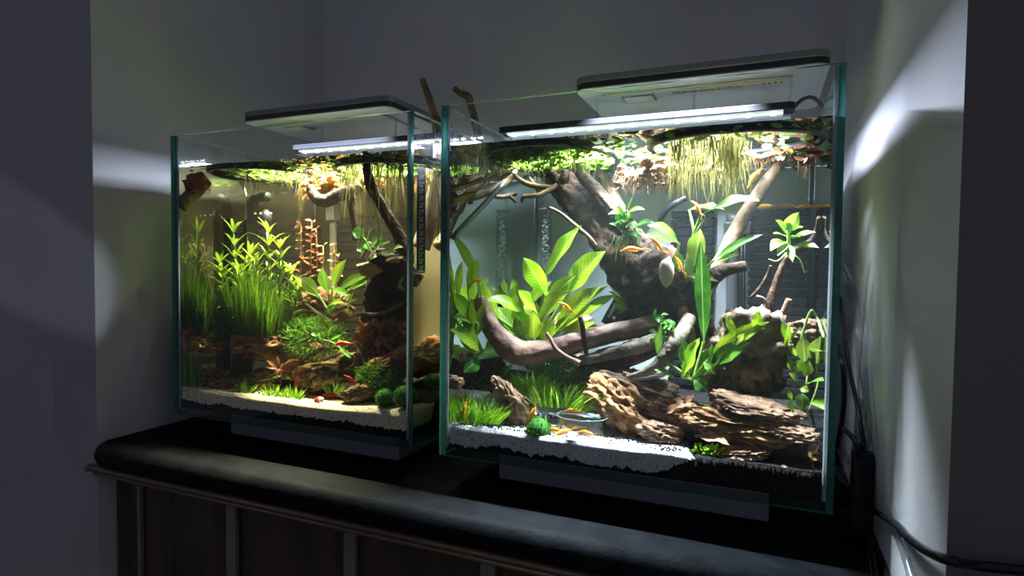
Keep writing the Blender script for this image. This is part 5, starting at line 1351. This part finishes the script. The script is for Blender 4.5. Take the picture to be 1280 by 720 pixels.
# small fish
mb = MB(); q = D(2, 633, 219, .07)
f0 = D(2, 626, 221, .07); f1 = D(2, 640, 216, .07)
tube(mb, [f0, f0.lerp(f1, .3), f0.lerp(f1, .65), f1], [.0006, .0014, .0022, .0006], 8, 14)
leaf(mb, f0.lerp(f1, .05), f0 + (f0 - f1) * .25, .004, (0, 0, 0), (0, -1, .1), 3, 0, 0, 0, 1.2, cols=2)
leaf(mb, f0.lerp(f1, .6), f0.lerp(f1, .4) + Vector((0, 0, .004)), .002, (0, 0, 0), (0, -1, .1), 3, 0, 0, 0, 1, cols=2)
tag(mb.build('small_fish', M['fishbody']), 'tiny brown fish swimming under the green floaters', 'fish')
mb = MB(); f0 = D(2, 576, 224, .02); f1 = D(2, 590, 219, .02)
tube(mb, [f0, f0.lerp(f1, .3), f0.lerp(f1, .65), f1], [.0006, .0012, .0018, .0006], 8, 14)
leaf(mb, f0.lerp(f1, .05), f0 + (f0 - f1) * .25, .004, (0, 0, 0), (0, -1, .1), 3, 0, 0, 0, 1.2, cols=2)
tag(mb.build('small_fish', M['fishbody']), 'tiny brown fish swimming beside the tank corner', 'fish')
# cream pod
c = D(2, 833, 340, .085); s = pxm(c)
mb = MB(); vs = []; n = 16; pr = [(-20, .3), (-16, 5), (-8, 8.5), (0, 9.5), (8, 9), (14, 6), (18, 2.5), (20, .2)]
for (z, r_) in pr:
    for k in range(n): a = 2 * PI * k / n; vs.append(c + Vector((r_ * math.cos(a) + (3 if z > 14 else 0), r_ * .7 * math.sin(a), z)) * s)
fs = [(i * n + k, i * n + (k + 1) % n, (i + 1) * n + (k + 1) % n, (i + 1) * n + k) for i in range(len(pr) - 1) for k in range(n)]
mb.add(vs, fs); tag(mb.build('seed_pod', M['cream']), 'cream teardrop pod resting against the slanting trunk', 'pod')

# ================================================================== cables and tubes by the right wall
XW = XR - .006
def cable(name, label, pts, r, m, cat='cable', group=None, seg=8):
    mb = MB(); tube(mb, pts, r, seg, len(pts) * 10); return tag(mb.build(name, m), label, cat, group)
base = atZ(1095, 674, ZC)
by = base.y
b0 = Vector((XR - .016, by, ZC))
def W(u, v, x=XW): return atX(u, v, x)
def CZp(u, v, h=.004): return atZ(u, v, ZC + h)
sw = thing('inline_switch', 'black upright in-line cable switch box leaning on the right cheek of the alcove', 'switch', base)
top = atY(1094, 568, by); mb = MB(); w_ = .0092; base = Vector((XR - .0105, base.y, base.z))
mb.box((base.x - w_, by, ZC + .0015), (base.x + w_, by + .012, top.z)); mb.build('box', M['black'], sw, smooth=False, bevel=.0015)
mb = MB(); tube(mb, [(base.x, by + .006, top.z), (base.x, by + .006, top.z + .008)], .003, 8, 3); mb.build('strain_relief', M['black'], sw)
cable('power_cable', 'thin black cable dropping down the wall to the switch box', [atX(1050, 372, .088), atX(1053, 400, .088), atX(1062, 460, .090), atX(1074, 520, .092), Vector((base.x + .001, by + .006, top.z + .006))], .0022, M['blacktube'])
cable('power_cable', 'black cable running from the switch box across the dark wall', [Vector((.0985, by - .001, atY(1100, 636, by).z)), atX(1118, 654, .0985), atX(1135, 672, .0985), atX(1158, 689, .0980), atX(1185, 700, .0965), atY(1215, 706, YFR - .012), atY(1250, 710, YFR - .010), atY(1320, 716, YFR - .010)], .0030, M['blacktube'])
for k, (us, r_, lab) in enumerate((
    ([(1053, 335, .094), (1062, 365, .095), (1071, 410, .096), (1074, 470, .096), (1078, 520, .096), (1066, 560, .093), (1062, 580, .09)], .0022, 'clear air tube curving down the wall closest to the glass'),
    ([(1056, 330, .096), (1068, 360, .0975), (1079, 420, .098), (1083, 480, .098), (1088, 540, .098), (1080, 570, .0975)], .0020, 'clear air tube hanging along the wall behind the black cable'))):
    pts = [atX(*q) for q in us]; cable('air_tube', lab, pts, r_, M['cleartube'], 'tube')
cable('air_tube', 'clear air tube lying over the worktop in front of the switch box', [CZp(1046, 585, .05), CZp(1060, 600, .03), CZp(1072, 625, .012), CZp(1079, 655, .005), CZp(1088, 690, .005), CZp(1096, 730, .005)], .0034, M['cleartube'], 'tube')
cable('air_tube', 'clear air tube crossing the worktop beside the black cable bundle', [CZp(1048, 556, .06), CZp(1062, 580, .04), CZp(1068, 610, .02), CZp(1074, 640, .008), CZp(1082, 680, .005), CZp(1088, 730, .005)], .0030, M['cleartube'], 'tube')
cable('air_tube', 'pale clear tube end by the tank corner on the worktop', [CZp(1046, 634, .004), CZp(1056, 640, .004), CZp(1068, 650, .004), CZp(1076, 664, .004)], .0030, M['cleartube'], 'tube')
cable('power_cable', 'black cable looping out from behind the tank', [atX(1048, 430, .080), atX(1054, 460, .082), atX(1055, 500, .084), atX(1050, 540, .082), atX(1046, 560, .08)], .0028, M['blacktube'])
cable('power_cable', 'black cable arching over the tubes behind the switch box', [atX(1054, 536, .080), atX(1064, 545, .084), atX(1072, 558, .088), atX(1074, 572, .09)], .0026, M['blacktube'])
cable('power_cable', 'black cable bending down at the tank corner into the tubes', [atX(1046, 592, .076), atX(1052, 602, .078), atX(1062, 612, .082), atX(1070, 622, .085)], .0028, M['blacktube'])
for k, du in enumerate((0, 9, 17)):
    cable('power_cable', ['black cable of the bundle directly under the switch box', 'black cable between two others below the switch box', 'black cable of the bundle running closest to the right cheek'][k], [Vector((base.x - .003 + .003 * k, by - .002, ZC + .006)), CZp(1100 + du, 690, .004), CZp(1108 + du * 1.4, 715, .004), CZp(1118 + du * 1.8, 745, .004)], .0028, M['blacktube'], group='black cables below the switch box')
cable('air_tube', 'clear tube beside the black cable bundle at the wall', [atX(1105, 625, .097), atX(1116, 655, .097), atX(1130, 690, .097), atX(1142, 730, .097)], .0028, M['cleartube'], 'tube')
